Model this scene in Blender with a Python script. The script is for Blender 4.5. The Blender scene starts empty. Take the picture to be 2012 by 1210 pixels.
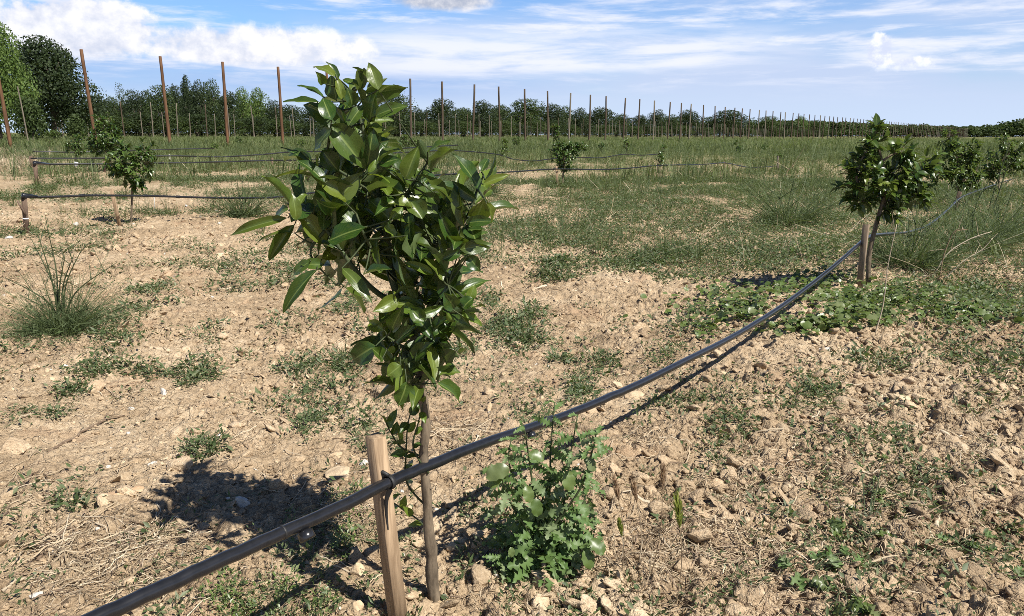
import bpy, math, random
import numpy as np
from mathutils import Vector, Matrix
rnd = random.Random(7)
R = np.random.default_rng(11)
SC = bpy.context.scene
COL = SC.collection
# ------------------------------------------------------------------ camera model (photo pixels 2012 x 1210)
CAM_H = 1.10
FPX = 1511.0
PITCH = math.atan((605 - 264) / FPX)
ROLL = 0.004
_R0 = np.array([1., 0, 0]); _U0 = np.array([0, math.sin(PITCH), math.cos(PITCH)])
CF = np.array([0, math.cos(PITCH), -math.sin(PITCH)])
CR = _R0 * math.cos(ROLL) + _U0 * math.sin(ROLL)
CU = -_R0 * math.sin(ROLL) + _U0 * math.cos(ROLL)
CP = np.array([0, 0, CAM_H])

def ray(px, py):
    return CF + CR * ((px - 1006) / FPX) + CU * ((605 - py) / FPX)

def project(P):
    P = np.asarray(P, float) - CP
    d = P @ CF
    d = np.where(np.abs(d) < 1e-6, 1e-6, d)
    return 1006 + FPX * (P @ CR) / d, 605 - FPX * (P @ CU) / d, d

# ------------------------------------------------------------------ numpy noise
def _hash(ix, iy, s):
    v = np.sin(ix * 127.1 + iy * 311.7 + s * 74.7) * 43758.5453
    return v - np.floor(v)

def vnoise(x, y, s=0):
    ix = np.floor(x); iy = np.floor(y); fx = x - ix; fy = y - iy
    fx = fx * fx * fx * (fx * (fx * 6 - 15) + 10); fy = fy * fy * fy * (fy * (fy * 6 - 15) + 10)
    a = _hash(ix, iy, s); b = _hash(ix + 1, iy, s); c = _hash(ix, iy + 1, s); d = _hash(ix + 1, iy + 1, s)
    return (a + (b - a) * fx) * (1 - fy) + (c + (d - c) * fx) * fy

def fbm(x, y, o=4, s=0, g=.5):
    t = 0; a = 1; n = 0
    for k in range(o):
        t = t + a * vnoise(x, y, s + k * 3.1); n += a; a *= g
        x, y = x * 1.92 * .8 - y * 1.92 * .6 + 5.2, x * 1.92 * .6 + y * 1.92 * .8 + 1.3
    return t / n

def sstep(a, b, x):
    t = np.clip((x - a) / (b - a), 0, 1)
    return t * t * (3 - 2 * t)

def domes(x, y, c, s, rmin, rmax, prob=1.0):
    ix = np.floor(x / c); iy = np.floor(y / c)
    h = np.zeros_like(x)
    for i in (-1, 0, 1):
        for j in (-1, 0, 1):
            a = ix + i; b = iy + j
            cx = (a + .15 + .7 * _hash(a, b, s)) * c; cy = (b + .15 + .7 * _hash(a, b, s + 1)) * c
            k = _hash(a, b, s + 2)
            r = c * (rmin + (rmax - rmin) * k * k)
            on = _hash(a, b, s + 3) < prob
            q = (x - cx) ** 2 + (y - cy) ** 2
            t = np.where(on, r * (.45 + .5 * _hash(a, b, s + 4)) * np.sqrt(np.clip(1 - q / (r * r), 0, 1)), 0)
            h = np.maximum(h, t)
    return h

# ------------------------------------------------------------------ terrain
def flat(px, py, z=0.0):
    d = ray(px, py); t = (z - CAM_H) / d[2]
    return CP + d * t
ROWA0 = flat(790, 1226); ROWA1 = flat(1690, 572)
DA = (ROWA1 - ROWA0)[:2]; DA = DA / np.linalg.norm(DA)
PA = np.array([-DA[1], DA[0]])           # to the left of the row

def rowdist(x, y):
    return (x - ROWA0[0]) * PA[0] + (y - ROWA0[1]) * PA[1]

def H(x, y):
    x = np.asarray(x, float); y = np.asarray(y, float)
    r = np.hypot(x, y)
    f = 1 - sstep(14, 60, r)
    d = rowdist(x, y)
    h = (fbm(x * .55, y * .55, 3, 2) - .5) * .16 + (fbm(x * 1.7, y * 1.7, 3, 9) - .5) * .07
    h = h * f + (.035 * np.exp(-(d / .45) ** 2) - .05 * sstep(.3, 1.6, d)) * (1 - sstep(8, 20, r))
    near = np.exp(-((x - ROWA0[0]) ** 2 + (y - ROWA0[1]) ** 2) / .5)
    return h * (1 - .8 * near)

def ground(px, py):
    z = 0.0
    for _ in range(5):
        p = flat(px, py, z); z = float(H(p[0], p[1]))
    return np.array([p[0], p[1], z])

def on_plane_y(px, py, y):
    d = ray(px, py); return CP + d * ((y - CP[1]) / d[1])

def on_row(px, py, P0, D2):
    """point of the vertical plane through ground point P0 with plan direction D2 under this pixel"""
    n = np.array([-D2[1], D2[0], 0.]); d = ray(px, py)
    return CP + d * (np.dot(n, np.asarray([P0[0], P0[1], 0]) - CP) / np.dot(n, d))

# ------------------------------------------------------------------ mesh building
def link(o, parent=None):
    COL.objects.link(o)
    if parent is not None: o.parent = parent
    return o

def mk(name, V, F, mat, parent=None, smooth=False, uv=None, origin=None):
    V = np.asarray(V, np.float32).reshape(-1, 3)
    if origin is not None: V = V - np.asarray(origin, np.float32)
    if isinstance(F, np.ndarray): F = [F]
    F = [np.asarray(f, np.int32) for f in F if len(f)]
    loops = np.concatenate([f.ravel() for f in F])
    tot = np.concatenate([np.full(len(f), f.shape[1], np.int32) for f in F])
    st = np.concatenate([[0], np.cumsum(tot)[:-1]]).astype(np.int32)
    me = bpy.data.meshes.new(name)
    me.vertices.add(len(V)); me.vertices.foreach_set('co', V.ravel())
    me.loops.add(len(loops)); me.loops.foreach_set('vertex_index', loops)
    me.polygons.add(len(tot)); me.polygons.foreach_set('loop_start', st); me.polygons.foreach_set('loop_total', tot)
    if uv is not None:
        l = me.uv_layers.new(name='UVMap'); l.data.foreach_set('uv', np.asarray(uv, np.float32)[loops].ravel())
    if smooth: me.polygons.foreach_set('use_smooth', np.ones(len(tot), bool))
    me.update(calc_edges=True)
    if mat is not None: me.materials.append(mat)
    o = bpy.data.objects.new(name, me)
    link(o, parent)
    if origin is not None and parent is None: o.location = origin
    return o

def tag(o, label=None, cat=None, group=None, kind=None):
    if label: o['label'] = label
    if cat: o['category'] = cat
    if group: o['group'] = group
    if kind: o['kind'] = kind
    return o

def thing(name, loc, label, cat, group=None):
    o = bpy.data.objects.new(name, None); link(o); o.location = loc; o.empty_display_size = .1
    return tag(o, label, cat, group)

class G:
    """collects geometry for one mesh"""
    def __init__(s): s.V = []; s.F = {3: [], 4: []}; s.n = 0; s.UV = []
    def add(s, V, F, uv=None):
        V = np.asarray(V, float).reshape(-1, 3)
        Fs = F if isinstance(F, list) else [F]
        for f in Fs:
            f = np.asarray(f, np.int64)
            if len(f): s.F[f.shape[1]].append(f + s.n)
        s.V.append(V); s.n += len(V)
        s.UV.append(np.zeros((len(V), 2)) if uv is None else uv)
    def tube(s, path, rad, sides=6, cap=True):
        P = np.asarray(path, float); k = len(P)
        rad = np.broadcast_to(np.asarray(rad, float), (k,))
        T = np.gradient(P, axis=0); T /= np.linalg.norm(T, axis=1)[:, None] + 1e-12
        a = np.array([0, 0, 1.]) if abs(T[0, 2]) < .8 else np.array([1., 0, 0])
        A = np.cross(T, a); A /= np.linalg.norm(A, axis=1)[:, None] + 1e-12
        B = np.cross(T, A)
        th = np.linspace(0, 2 * np.pi, sides, endpoint=False)
        V = P[:, None] + rad[:, None, None] * (np.cos(th)[None, :, None] * A[:, None] + np.sin(th)[None, :, None] * B[:, None])
        i = np.arange(k - 1)[:, None]; j = np.arange(sides)[None]; j2 = (j + 1) % sides
        F = np.stack([i * sides + j, i * sides + j2, (i + 1) * sides + j2, (i + 1) * sides + j], -1).reshape(-1, 4)
        V = V.reshape(-1, 3)
        if cap:
            V = np.vstack([V, P[0], P[-1]]); c0 = k * sides; j = np.arange(sides)
            F3 = np.vstack([np.stack([np.full(sides, c0), (j + 1) % sides, j], 1),
                            np.stack([np.full(sides, c0 + 1), (k - 1) * sides + j, (k - 1) * sides + (j + 1) % sides], 1)])
            s.add(V, [F, F3])
        else: s.add(V, F)
    def box(s, M, hx, hy, hz, bev=0.0):
        """box with chamfered long edges; M is a 4x4"""
        b = bev
        prof = [(-hx + b, -hy), (hx - b, -hy), (hx, -hy + b), (hx, hy - b), (hx - b, hy), (-hx + b, hy), (-hx, hy - b), (-hx, -hy + b)]
        V = [(x, y, -hz) for x, y in prof] + [(x, y, hz) for x, y in prof] + [(0, 0, -hz), (0, 0, hz)]
        V = [tuple(M @ Vector(v)) for v in V]
        F4 = [(i, (i + 1) % 8, 8 + (i + 1) % 8, 8 + i) for i in range(8)]
        F3 = [(16, (i + 1) % 8, i) for i in range(8)] + [(17, 8 + i, 8 + (i + 1) % 8) for i in range(8)]
        s.add(V, [np.array(F4), np.array(F3)])
    def build(s, name, mat, parent=None, smooth=False, origin=None, uv=False):
        V = np.vstack(s.V)
        F = [np.vstack(f) for f in s.F.values() if f]
        return mk(name, V, F, mat, parent, smooth, np.vstack(s.UV) if uv else None, origin)

def unit(v):
    v = np.asarray(v, float); return v / (np.linalg.norm(v, axis=-1, keepdims=True) + 1e-12)

def smooth_path(P, n=6):
    """Catmull-Rom through P"""
    P = np.asarray(P, float)
    Q = np.vstack([2 * P[0] - P[1], P, 2 * P[-1] - P[-2]])
    out = []
    for i in range(1, len(Q) - 2):
        for t in np.linspace(0, 1, n, endpoint=False):
            a, b, c, d = Q[i - 1], Q[i], Q[i + 1], Q[i + 2]
            out.append(.5 * ((2 * b) + (-a + c) * t + (2 * a - 5 * b + 4 * c - d) * t * t + (-a + 3 * b - 3 * c + d) * t ** 3))
    out.append(P[-1])
    return np.array(out)

def prof_citrus(v):
    return np.clip(np.sin(np.pi * v ** .82), 0, 1) ** .72 * (1 - .55 * v ** 5)
def prof_lobed(v):
    k = len(v); z = np.where(np.arange(k) % 2 == 0, .28, 1.0)
    return z * np.sin(np.pi * np.clip(v, .04, .985) ** .75) ** .6
def prof_round(v):
    k = len(v); z = np.where(np.arange(k) % 2 == 0, .85, 1.0)
    return z * np.clip(1 - (2 * v - .95) ** 2, 0, 1) ** .5
def prof_blade(v):
    return (1 - v) ** .6 * np.clip(v * 8 + .4, 0, 1)

def leaves(g, B, D, N, L, W, fold=.35, curl=.6, prof=prof_citrus, nv=9, nu=5, wave=.06, twist=0.):
    """adds n curved, folded leaf blades to G"""
    B = np.atleast_2d(B); n = len(B); D = unit(np.atleast_2d(D)); N = np.atleast_2d(N)
    S = unit(np.cross(D, N)); N = unit(np.cross(S, D))
    bc = lambda a: np.broadcast_to(np.asarray(a, float), (n,))
    L = bc(L); W = bc(W); fold = bc(fold); curl = bc(curl); twist = bc(twist)
    v = np.linspace(0, 1, nv); u = np.linspace(-1, 1, nu)
    ang = curl[:, None] * v[None] ** 1.3
    dv = 1 / (nv - 1)
    cx = np.concatenate([np.zeros((n, 1)), np.cumsum(np.cos(ang)[:, 1:] * dv, 1)], 1) * L[:, None]
    cz = -np.concatenate([np.zeros((n, 1)), np.cumsum(np.sin(ang)[:, 1:] * dv, 1)], 1) * L[:, None]
    C = B[:, None] + cx[..., None] * D[:, None] + cz[..., None] * N[:, None]
    Nv = np.cos(ang)[..., None] * N[:, None] + np.sin(ang)[..., None] * D[:, None]
    tw = (twist[:, None] * v[None])[..., None]
    S2 = np.cos(tw) * S[:, None] + np.sin(tw) * Nv
    N2 = np.cos(tw) * Nv - np.sin(tw) * S[:, None]
    hw = (W[:, None] * .5) * prof(v)[None]
    ph = R.random((n, 1, 1)) * 6.28
    wv = wave * W[:, None, None] * np.sin(v[None, :, None] * 13 + ph + u[None, None] * 1.7) * np.abs(u)[None, None] ** 2
    au = np.abs(u)[None, None]
    P = (C[:, :, None] + (u[None, None] * hw[..., None] * np.cos(fold)[:, None, None])[..., None] * S2[:, :, None]
         + (au ** 1.4 * hw[..., None] * np.sin(fold)[:, None, None] + wv)[..., None] * N2[:, :, None])
    i = np.arange(nv - 1)[:, None]; j = np.arange(nu - 1)[None]
    f = np.stack([i * nu + j, i * nu + j + 1, (i + 1) * nu + j + 1, (i + 1) * nu + j], -1).reshape(-1, 4)
    F = (f[None] + (np.arange(n) * nv * nu)[:, None, None]).reshape(-1, 4)
    uv = np.stack(np.broadcast_arrays(u[None] * .5 + .5, v[:, None]), -1).reshape(-1, 2)
    g.add(P.reshape(-1, 3), F, np.tile(uv, (n, 1)))

def ribbons(P, W, up=None):
    """P (n,k,3) centre lines, W (n,k) widths -> V, quads"""
    n, k, _ = P.shape
    T = np.gradient(P, axis=1)
    A = R.normal(size=(n, 1, 3)) if up is None else np.broadcast_to(up, (n, 1, 3))
    S = unit(np.cross(T, A)) * (W * .5)[..., None]
    V = np.stack([P - S, P + S], 2).reshape(-1, 3)
    i = np.arange(k - 1)
    f = np.stack([2 * i, 2 * i + 1, 2 * i + 3, 2 * i + 2], 1)
    F = (f[None] + (np.arange(n) * 2 * k)[:, None, None]).reshape(-1, 4)
    return V, F

def scatter(templates, P, s, tilt=.15, aniso=None):
    """copies of (V,F) templates at P -> V, F (one stuff mesh)"""
    n = len(P); which = R.integers(0, len(templates), n); Vs = []; Fs = []; off = 0
    s = np.broadcast_to(s, (n,))
    for t, (TV, TF) in enumerate(templates):
        idx = np.where(which == t)[0]
        if not len(idx): continue
        m = len(idx); a = R.random(m) * 2 * np.pi; ca, sa = np.cos(a), np.sin(a)
        tx = R.normal(size=m) * tilt; ty = R.normal(size=m) * tilt
        V = np.repeat(TV[None], m, 0) * s[idx][:, None, None]
        x = V[..., 0] * ca[:, None] - V[..., 1] * sa[:, None]; y = V[..., 0] * sa[:, None] + V[..., 1] * ca[:, None]
        z = V[..., 2] + x * tx[:, None] + y * ty[:, None]
        x = x + V[..., 2] * tx[:, None]; y = y + V[..., 2] * ty[:, None]
        V = np.stack([x, y, z], -1) + P[idx][:, None]
        F = TF[None] + (np.arange(m) * len(TV))[:, None, None] + off
        Vs.append(V.reshape(-1, 3)); Fs.append(F.reshape(-1, TF.shape[1])); off += m * len(TV)
    return np.vstack(Vs), np.vstack(Fs)

_ico_cache = {}
def ico(sub):
    if sub not in _ico_cache:
        import bmesh
        bm = bmesh.new(); bmesh.ops.create_icosphere(bm, subdivisions=sub, radius=1)
        V = np.array([v.co[:] for v in bm.verts]); F = np.array([[v.index for v in f.verts] for f in bm.faces]); bm.free()
        _ico_cache[sub] = (V, F)
    return _ico_cache[sub]

def rock(sub, seed, facets=7, rough=.10, sq=(1, 1, .7)):
    V, F = ico(sub); V = V.copy(); r = np.random.default_rng(seed)
    for _ in range(facets):            # slice planes off: broken faces and edges
        n = unit(r.normal(size=3)); d = .42 + .42 * r.random()
        e = V @ n - d; V -= np.clip(e, 0, None)[:, None] * n * .92
    q = V * 2.3 + r.random(3) * 20
    nz = (fbm(q[:, 0] + q[:, 2] * .7, q[:, 1] - q[:, 2] * .6, 3, seed) - .5)
    nz2 = (fbm(q[:, 0] * 4 + q[:, 2] * 3, q[:, 1] * 4 - q[:, 2] * 3, 2, seed + 5) - .5)
    V *= (1 + rough * 2.4 * nz + rough * .8 * nz2)[:, None]
    return V * np.array(sq), F
EXPO = 0.72
# ------------------------------------------------------------------ node helpers and materials
class NT:
    def __init__(s, tree): s.t = tree; s.n = tree.nodes; s.l = tree.links
    def node(s, typ, **kw):
        n = s.n.new(typ)
        for k, v in kw.items(): setattr(n, k, v)
        return n
    def put(s, sock, v):
        if hasattr(v, 'is_output'): s.l.new(v, sock)
        elif v is not None:
            try: sock.default_value = v
            except Exception: sock.default_value = (*v, 1.0) if len(v) == 3 else v[:3]
    def m(s, op, a, b=None, c=None, clamp=False):
        n = s.node('ShaderNodeMath', operation=op, use_clamp=clamp)
        s.put(n.inputs[0], a)
        if b is not None: s.put(n.inputs[1], b)
        if c is not None: s.put(n.inputs[2], c)
        return n.outputs[0]
    def mix(s, f, a, b, blend='MIX'):
        n = s.node('ShaderNodeMix', data_type='RGBA', blend_type=blend)
        s.put(n.inputs[0], f); s.put(n.inputs[6], a); s.put(n.inputs[7], b)
        return n.outputs[2]
    def sm(s, a, b, x):
        n = s.node('ShaderNodeMapRange', interpolation_type='SMOOTHSTEP', clamp=True)
        s.put(n.inputs[0], x); s.put(n.inputs[1], a); s.put(n.inputs[2], b)
        return n.outputs[0]
    def vec(s, x, y, z=0.0):
        n = s.node('ShaderNodeCombineXYZ')
        for i, v in enumerate((x, y, z)): s.put(n.inputs[i], v)
        return n.outputs[0]
    def noise(s, vec, scale, detail=4, rough=.55, dist=0.0):
        n = s.node('ShaderNodeTexNoise'); s.put(n.inputs['Vector'], vec)
        n.inputs['Scale'].default_value = scale; n.inputs['Detail'].default_value = detail
        n.inputs['Roughness'].default_value = rough; n.inputs['Distortion'].default_value = dist
        return n.outputs['Fac']
    def ramp(s, f, stops):
        n = s.node('ShaderNodeValToRGB'); s.put(n.inputs[0], f)
        e = n.color_ramp.elements
        while len(e) < len(stops): e.new(.5)
        for k, (p, c) in enumerate(stops): e[k].position = p; e[k].color = (*c, 1)
        return n.outputs[0]

def new_mat(name):
    m = bpy.data.materials.new(name); m.use_nodes = True; m.node_tree.nodes.clear()
    nt = NT(m.node_tree); out = nt.node('ShaderNodeOutputMaterial')
    return m, nt, out

def principled(nt, col, rough=.8, spec=.3, bump=None, bstr=.3, bdist=.01):
    p = nt.node('ShaderNodeBsdfPrincipled')
    nt.put(p.inputs['Base Color'], col); nt.put(p.inputs['Roughness'], rough)
    p.inputs['Specular IOR Level'].default_value = spec
    if bump is not None:
        b = nt.node('ShaderNodeBump'); b.inputs['Strength'].default_value = bstr; b.inputs['Distance'].default_value = bdist
        nt.put(b.inputs['Height'], bump); nt.l.new(b.outputs[0], p.inputs['Normal'])
    return p

def mat_leaf(name, cols, rough=.45, spec=.4, transl=.25, tcol=None, veins=False, bright=1.0, backcol=None):
    """cols: ramp colours picked per leaf (per mesh island)"""
    m, nt, out = new_mat(name)
    geo = nt.node('ShaderNodeNewGeometry'); oi = nt.node('ShaderNodeObjectInfo')
    f = nt.m('FRACT', nt.m('ADD', geo.outputs['Random Per Island'], nt.m('MULTIPLY', oi.outputs['Random'], .37)))
    c = nt.ramp(f, [(i / (len(cols) - 1), k) for i, k in enumerate(cols)])
    bump = None
    if veins:
        uv = nt.node('ShaderNodeUVMap'); sx = nt.node('ShaderNodeSeparateXYZ'); nt.l.new(uv.outputs[0], sx.inputs[0])
        au = nt.m('ABSOLUTE', nt.m('SUBTRACT', sx.outputs[0], .5))
        mid = nt.m('SUBTRACT', 1.0, nt.sm(.012, .06, au))
        ph = nt.m('MULTIPLY_ADD', sx.outputs[1], 75.0, nt.m('MULTIPLY', au, -42.0))
        side = nt.m('POWER', nt.m('MULTIPLY_ADD', nt.m('SINE', ph), .5, .5), 4.0)
        n = nt.noise(nt.vec(sx.outputs[0], sx.outputs[1], nt.m('MULTIPLY', geo.outputs['Random Per Island'], 40)), 7, 3)
        c = nt.mix(nt.m('MULTIPLY', mid, .75), c, (.20, .26, .07, 1))
        c = nt.mix(nt.m('MULTIPLY', side, .16), c, (.10, .17, .03, 1))
        c = nt.mix(nt.m('MULTIPLY', nt.sm(.50, .74, n), .45), c, (.085, .115, .018, 1))
        bump = nt.m('MULTIPLY_ADD', n, 1.5, nt.m('MULTIPLY', mid, -.8))
    if backcol is not None:
        c = nt.mix(nt.m('MULTIPLY', geo.outputs['Backfacing'], .7), c, (*backcol, 1))
    p = principled(nt, c, rough, spec, bump, .14, .003)
    t = nt.node('ShaderNodeBsdfTranslucent')
    nt.put(t.inputs[0], nt.mix(.5, c, (*(tcol or (.18, .26, .03)), 1)))
    ms = nt.node('ShaderNodeMixShader'); ms.inputs[0].default_value = transl
    nt.l.new(p.outputs[0], ms.inputs[1]); nt.l.new(t.outputs[0], ms.inputs[2]); nt.l.new(ms.outputs[0], out.inputs[0])
    return m

def mat_basic(name, a, b, scale=20, rough=.8, spec=.3, stretch=(1, 1, 1), bstr=.3, bdist=.004, detail=5, island=0.0):
    m, nt, out = new_mat(name)
    tc = nt.node('ShaderNodeTexCoord'); mp = nt.node('ShaderNodeMapping'); nt.l.new(tc.outputs['Object'], mp.inputs[0])
    mp.inputs['Scale'].default_value = stretch
    f = nt.noise(mp.outputs[0], scale, detail, .6); c = nt.mix(nt.sm(.3, .7, f), (*a, 1), (*b, 1))
    if island:
        geo = nt.node('ShaderNodeNewGeometry')
        hv = nt.node('ShaderNodeHueSaturation'); nt.put(hv.inputs['Color'], c)
        nt.put(hv.inputs['Value'], nt.m('MULTIPLY_ADD', geo.outputs['Random Per Island'], 2 * island, 1 - island)); c = hv.outputs[0]
    p = principled(nt, c, rough, spec, f, bstr, bdist); nt.l.new(p.outputs[0], out.inputs[0])
    return m

SOIL_A, SOIL_B, SOIL_C = (.16, .109, .064), (.405, .302, .192), (.63, .51, .355)
def soil_colour(nt, co):
    big = nt.noise(co, .9, 4, .55); mid = nt.noise(co, 9, 5, .6); fine = nt.noise(co, 95, 4, .65)
    k = nt.m('ADD', nt.m('MULTIPLY', big, .35), nt.m('ADD', nt.m('MULTIPLY', mid, .35), nt.m('MULTIPLY', fine, .40)))
    c = nt.ramp(k, [(.36, SOIL_A), (.55, SOIL_B), (.74, SOIL_C)])
    c = nt.mix(nt.m('MULTIPLY', nt.sm(.56, .70, nt.noise(co, 2.3, 3)), .5), c, (.36, .235, .145, 1))
    return c, mid, fine

def mat_soil():
    m, nt, out = new_mat('dry_soil')
    tc = nt.node('ShaderNodeTexCoord'); co = tc.outputs['Object']
    c, mid, fine = soil_colour(nt, co)
    v = nt.node('ShaderNodeTexVoronoi'); nt.put(v.inputs['Vector'], co); v.inputs['Scale'].default_value = 70
    sp = nt.m('SUBTRACT', 1.0, nt.sm(.18, .30, v.outputs['Distance']))
    sxn = nt.node('ShaderNodeSeparateColor'); nt.l.new(v.outputs['Color'], sxn.inputs[0])
    peb = nt.m('MULTIPLY', sp, nt.sm(.80, .84, sxn.outputs[0]))
    c = nt.mix(nt.m('MULTIPLY', peb, .6), c, (.62, .54, .42, 1))
    # far away the low weeds close over the soil
    sx = nt.node('ShaderNodeSeparateXYZ'); nt.l.new(co, sx.inputs[0])
    r = nt.m('SQRT', nt.m('ADD', nt.m('POWER', sx.outputs[0], 2), nt.m('POWER', sx.outputs[1], 2)))
    far = nt.sm(24, 70, nt.m('ADD', r, nt.m('MULTIPLY', nt.noise(co, .25, 3), 25)))
    c = nt.mix(nt.m('MULTIPLY', far, .8), c, (.125, .145, .060, 1))
    # cracks in the crust
    v2 = nt.node('ShaderNodeTexVoronoi', feature='DISTANCE_TO_EDGE')
    w = nt.node('ShaderNodeVectorMath', operation='ADD'); nt.put(w.inputs[0], co)
    nn = nt.node('ShaderNodeTexNoise'); nt.put(nn.inputs['Vector'], co); nn.inputs['Scale'].default_value = 14
    sc = nt.node('ShaderNodeVectorMath', operation='SCALE'); nt.l.new(nn.outputs['Color'], sc.inputs[0]); sc.inputs['Scale'].default_value = .10
    nt.l.new(sc.outputs[0], w.inputs[1]); nt.l.new(w.outputs[0], v2.inputs['Vector']); v2.inputs['Scale'].default_value = 9
    crack = nt.m('MULTIPLY', nt.sm(0.0, .035, v2.outputs['Distance']), nt.sm(.35, .6, nt.noise(co, 1.6, 2)))
    b = nt.m('ADD', nt.m('MULTIPLY', fine, .8), nt.m('ADD', nt.m('MULTIPLY', nt.noise(co, 260, 2), .35), nt.m('MULTIPLY', crack, .5)))
    b = nt.m('ADD', b, nt.m('MULTIPLY', peb, .8))
    p = principled(nt, c, .95, 0.0, b, 1.0, .016); nt.l.new(p.outputs[0], out.inputs[0])
    return m

def mat_clod():
    m, nt, out = new_mat('clod_soil')
    geo = nt.node('ShaderNodeNewGeometry'); co = geo.outputs['Position']
    c, mid, fine = soil_colour(nt, co)
    hv = nt.node('ShaderNodeHueSaturation'); nt.put(hv.inputs['Color'], c)
    nt.put(hv.inputs['Value'], nt.m('MULTIPLY_ADD', geo.outputs['Random Per Island'], .4, .82))
    p = principled(nt, hv.outputs[0], .95, .12, nt.m('ADD', fine, nt.noise(co, 230, 3)), .8, .008)
    nt.l.new(p.outputs[0], out.inputs[0]); return m

def mat_stone(name, a, b, sc=25):
    m, nt, out = new_mat(name)
    tc = nt.node('ShaderNodeTexCoord'); co = tc.outputs['Object']
    n = nt.noise(co, sc, 5, .65); n2 = nt.noise(co, sc * 6, 3)
    c = nt.mix(nt.sm(.35, .65, n), (*a, 1), (*b, 1)); c = nt.mix(nt.m('MULTIPLY', nt.sm(.55, .7, n2), .5), c, (.33, .24, .15, 1))
    p = principled(nt, c, .85, .25, nt.m('ADD', n, nt.m('MULTIPLY', n2, .5)), .7, .006)
    nt.l.new(p.outputs[0], out.inputs[0]); return m

M = dict(
    soil=mat_soil(), clod=mat_clod(),
    citrus=mat_leaf('citrus_leaf', [(.018, .046, .009), (.030, .070, .010), (.022, .054, .009), (.10, .145, .020), (.026, .062, .010), (.060, .105, .014), (.020, .050, .009), (.13, .165, .022), (.024, .056, .009)], .33, .5, .27, (.20, .28, .02), veins=True, backcol=(.085, .12, .05)),
    young=mat_leaf('young_citrus_leaf', [(.10, .17, .02), (.14, .20, .025), (.085, .15, .02)], .35, .5, .35, (.30, .36, .03), veins=True),
    citrus_far=mat_leaf('sapling_leaf', [(.030, .062, .014), (.055, .10, .020), (.040, .080, .016), (.10, .145, .03)], .32, .5, .22),
    citrus_pale=mat_leaf('pale_sapling_leaf', [(.08, .13, .03), (.12, .17, .04), (.06, .11, .025)], .35, .5, .3),
    bark=mat_basic('young_bark', (.075, .058, .04), (.20, .155, .105), 60, .85, .2, (1, 1, .3), .6, .004),
    greenwood=mat_basic('green_twig', (.035, .05, .02), (.06, .075, .03), 40, .7, .3),
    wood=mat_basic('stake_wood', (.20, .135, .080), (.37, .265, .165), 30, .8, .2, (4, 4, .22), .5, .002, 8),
    wood_shaded=mat_basic('shaded_board', (.14, .105, .07), (.24, .18, .125), 30, .85, .2, (4, 4, .22), .5, .002, 8),  # stake wood darkened: the shade on its face is put into the colour
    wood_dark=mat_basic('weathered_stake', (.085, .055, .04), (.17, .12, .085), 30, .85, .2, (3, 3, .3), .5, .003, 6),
    pole=mat_basic('pole_wood', (.075, .040, .024), (.17, .090, .048), 3.2, .85, .15, (3, 3, .25), .4, .02, 6),
    pole_grey=mat_basic('grey_pole_wood', (.10, .085, .065), (.20, .17, .13), 3.2, .85, .15, (3, 3, .25), .4, .02, 6),
    pole_dark=mat_basic('dark_pole_wood', (.05, .036, .026), (.11, .08, .055), 3.2, .85, .15, (3, 3, .25), .4, .02, 6),
    pipe=mat_basic('black_polyethylene', (.010, .0105, .012), (.015, .0155, .018), 50, .25, .5, (1, 1, 1), .08, .001),
    rubber=mat_basic('rubber_tie', (.012, .012, .013), (.022, .022, .022), 40, .55, .4),
    weed=mat_leaf('weed_leaf', [(.055, .085, .030), (.085, .12, .045), (.045, .072, .024), (.17, .19, .10), (.065, .10, .034)], .5, .35, .3),
    weed_green=mat_leaf('green_weed_leaf', [(.070, .115, .026), (.125, .175, .045), (.085, .135, .030), (.20, .23, .10), (.045, .08, .02)], .38, .5, .3),
    grass=mat_leaf('field_grass_blade', [(.095, .122, .042), (.135, .160, .060), (.105, .135, .055), (.125, .15, .065), (.11, .145, .046), (.20, .19, .095)], .6, .25, .35),
    feather=mat_leaf('fennel_leaf', [(.080, .112, .046), (.110, .140, .060), (.090, .125, .060)], .6, .25, .3),
    thistle=mat_leaf('thistle_leaf', [(.075, .14, .036), (.13, .20, .066), (.095, .165, .046), (.19, .24, .12)], .5, .35, .3, (.25, .32, .08)),
    straw=mat_leaf('dry_straw', [(.36, .28, .18), (.50, .41, .28), (.25, .18, .11), (.58, .50, .37)], .8, .15, .1, (.4, .3, .15)),
    twig=mat_basic('dry_twig_bark', (.11, .075, .05), (.22, .16, .11), 60, .9, .15),
    seedhead=mat_leaf('dry_seed_head', [(.40, .28, .18), (.50, .37, .24), (.33, .22, .14)], .75, .2, .25, (.4, .28, .12)),
    greenhead=mat_leaf('green_seed_head', [(.26, .31, .06), (.32, .36, .09)], .6, .3, .3, (.35, .38, .06)),
    tree_dark=mat_leaf('tree_leaf_dark', [(.016, .027, .011), (.028, .043, .016), (.021, .034, .013), (.042, .060, .022)], .6, .2, .15),
    tree_mid=mat_leaf('tree_leaf_mid', [(.028, .046, .015), (.048, .072, .022), (.035, .056, .017), (.070, .094, .030)], .6, .2, .2),
    tree_light=mat_leaf('tree_leaf_light', [(.065, .115, .028), (.11, .165, .038), (.08, .135, .032), (.15, .20, .05)], .55, .25, .3),
    trunk=mat_basic('tree_bark', (.055, .045, .035), (.12, .10, .08), 4, .9, .1, (1, 1, .3), .6, .03),
    stone_white=mat_stone('pale_limestone', (.44, .41, .36), (.58, .55, .49)),
    stone_tan=mat_stone('tan_stone', (.42, .31, .19), (.55, .43, .28)),
    stone_grey=mat_stone('grey_stone', (.36, .36, .33), (.50, .49, .45)),
    stone_red=mat_stone('reddish_stone', (.42, .27, .15), (.50, .36, .23)),
    white=mat_basic('white_plastic', (.72, .73, .75), (.80, .80, .82), 10, .5, .4),
)
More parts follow.
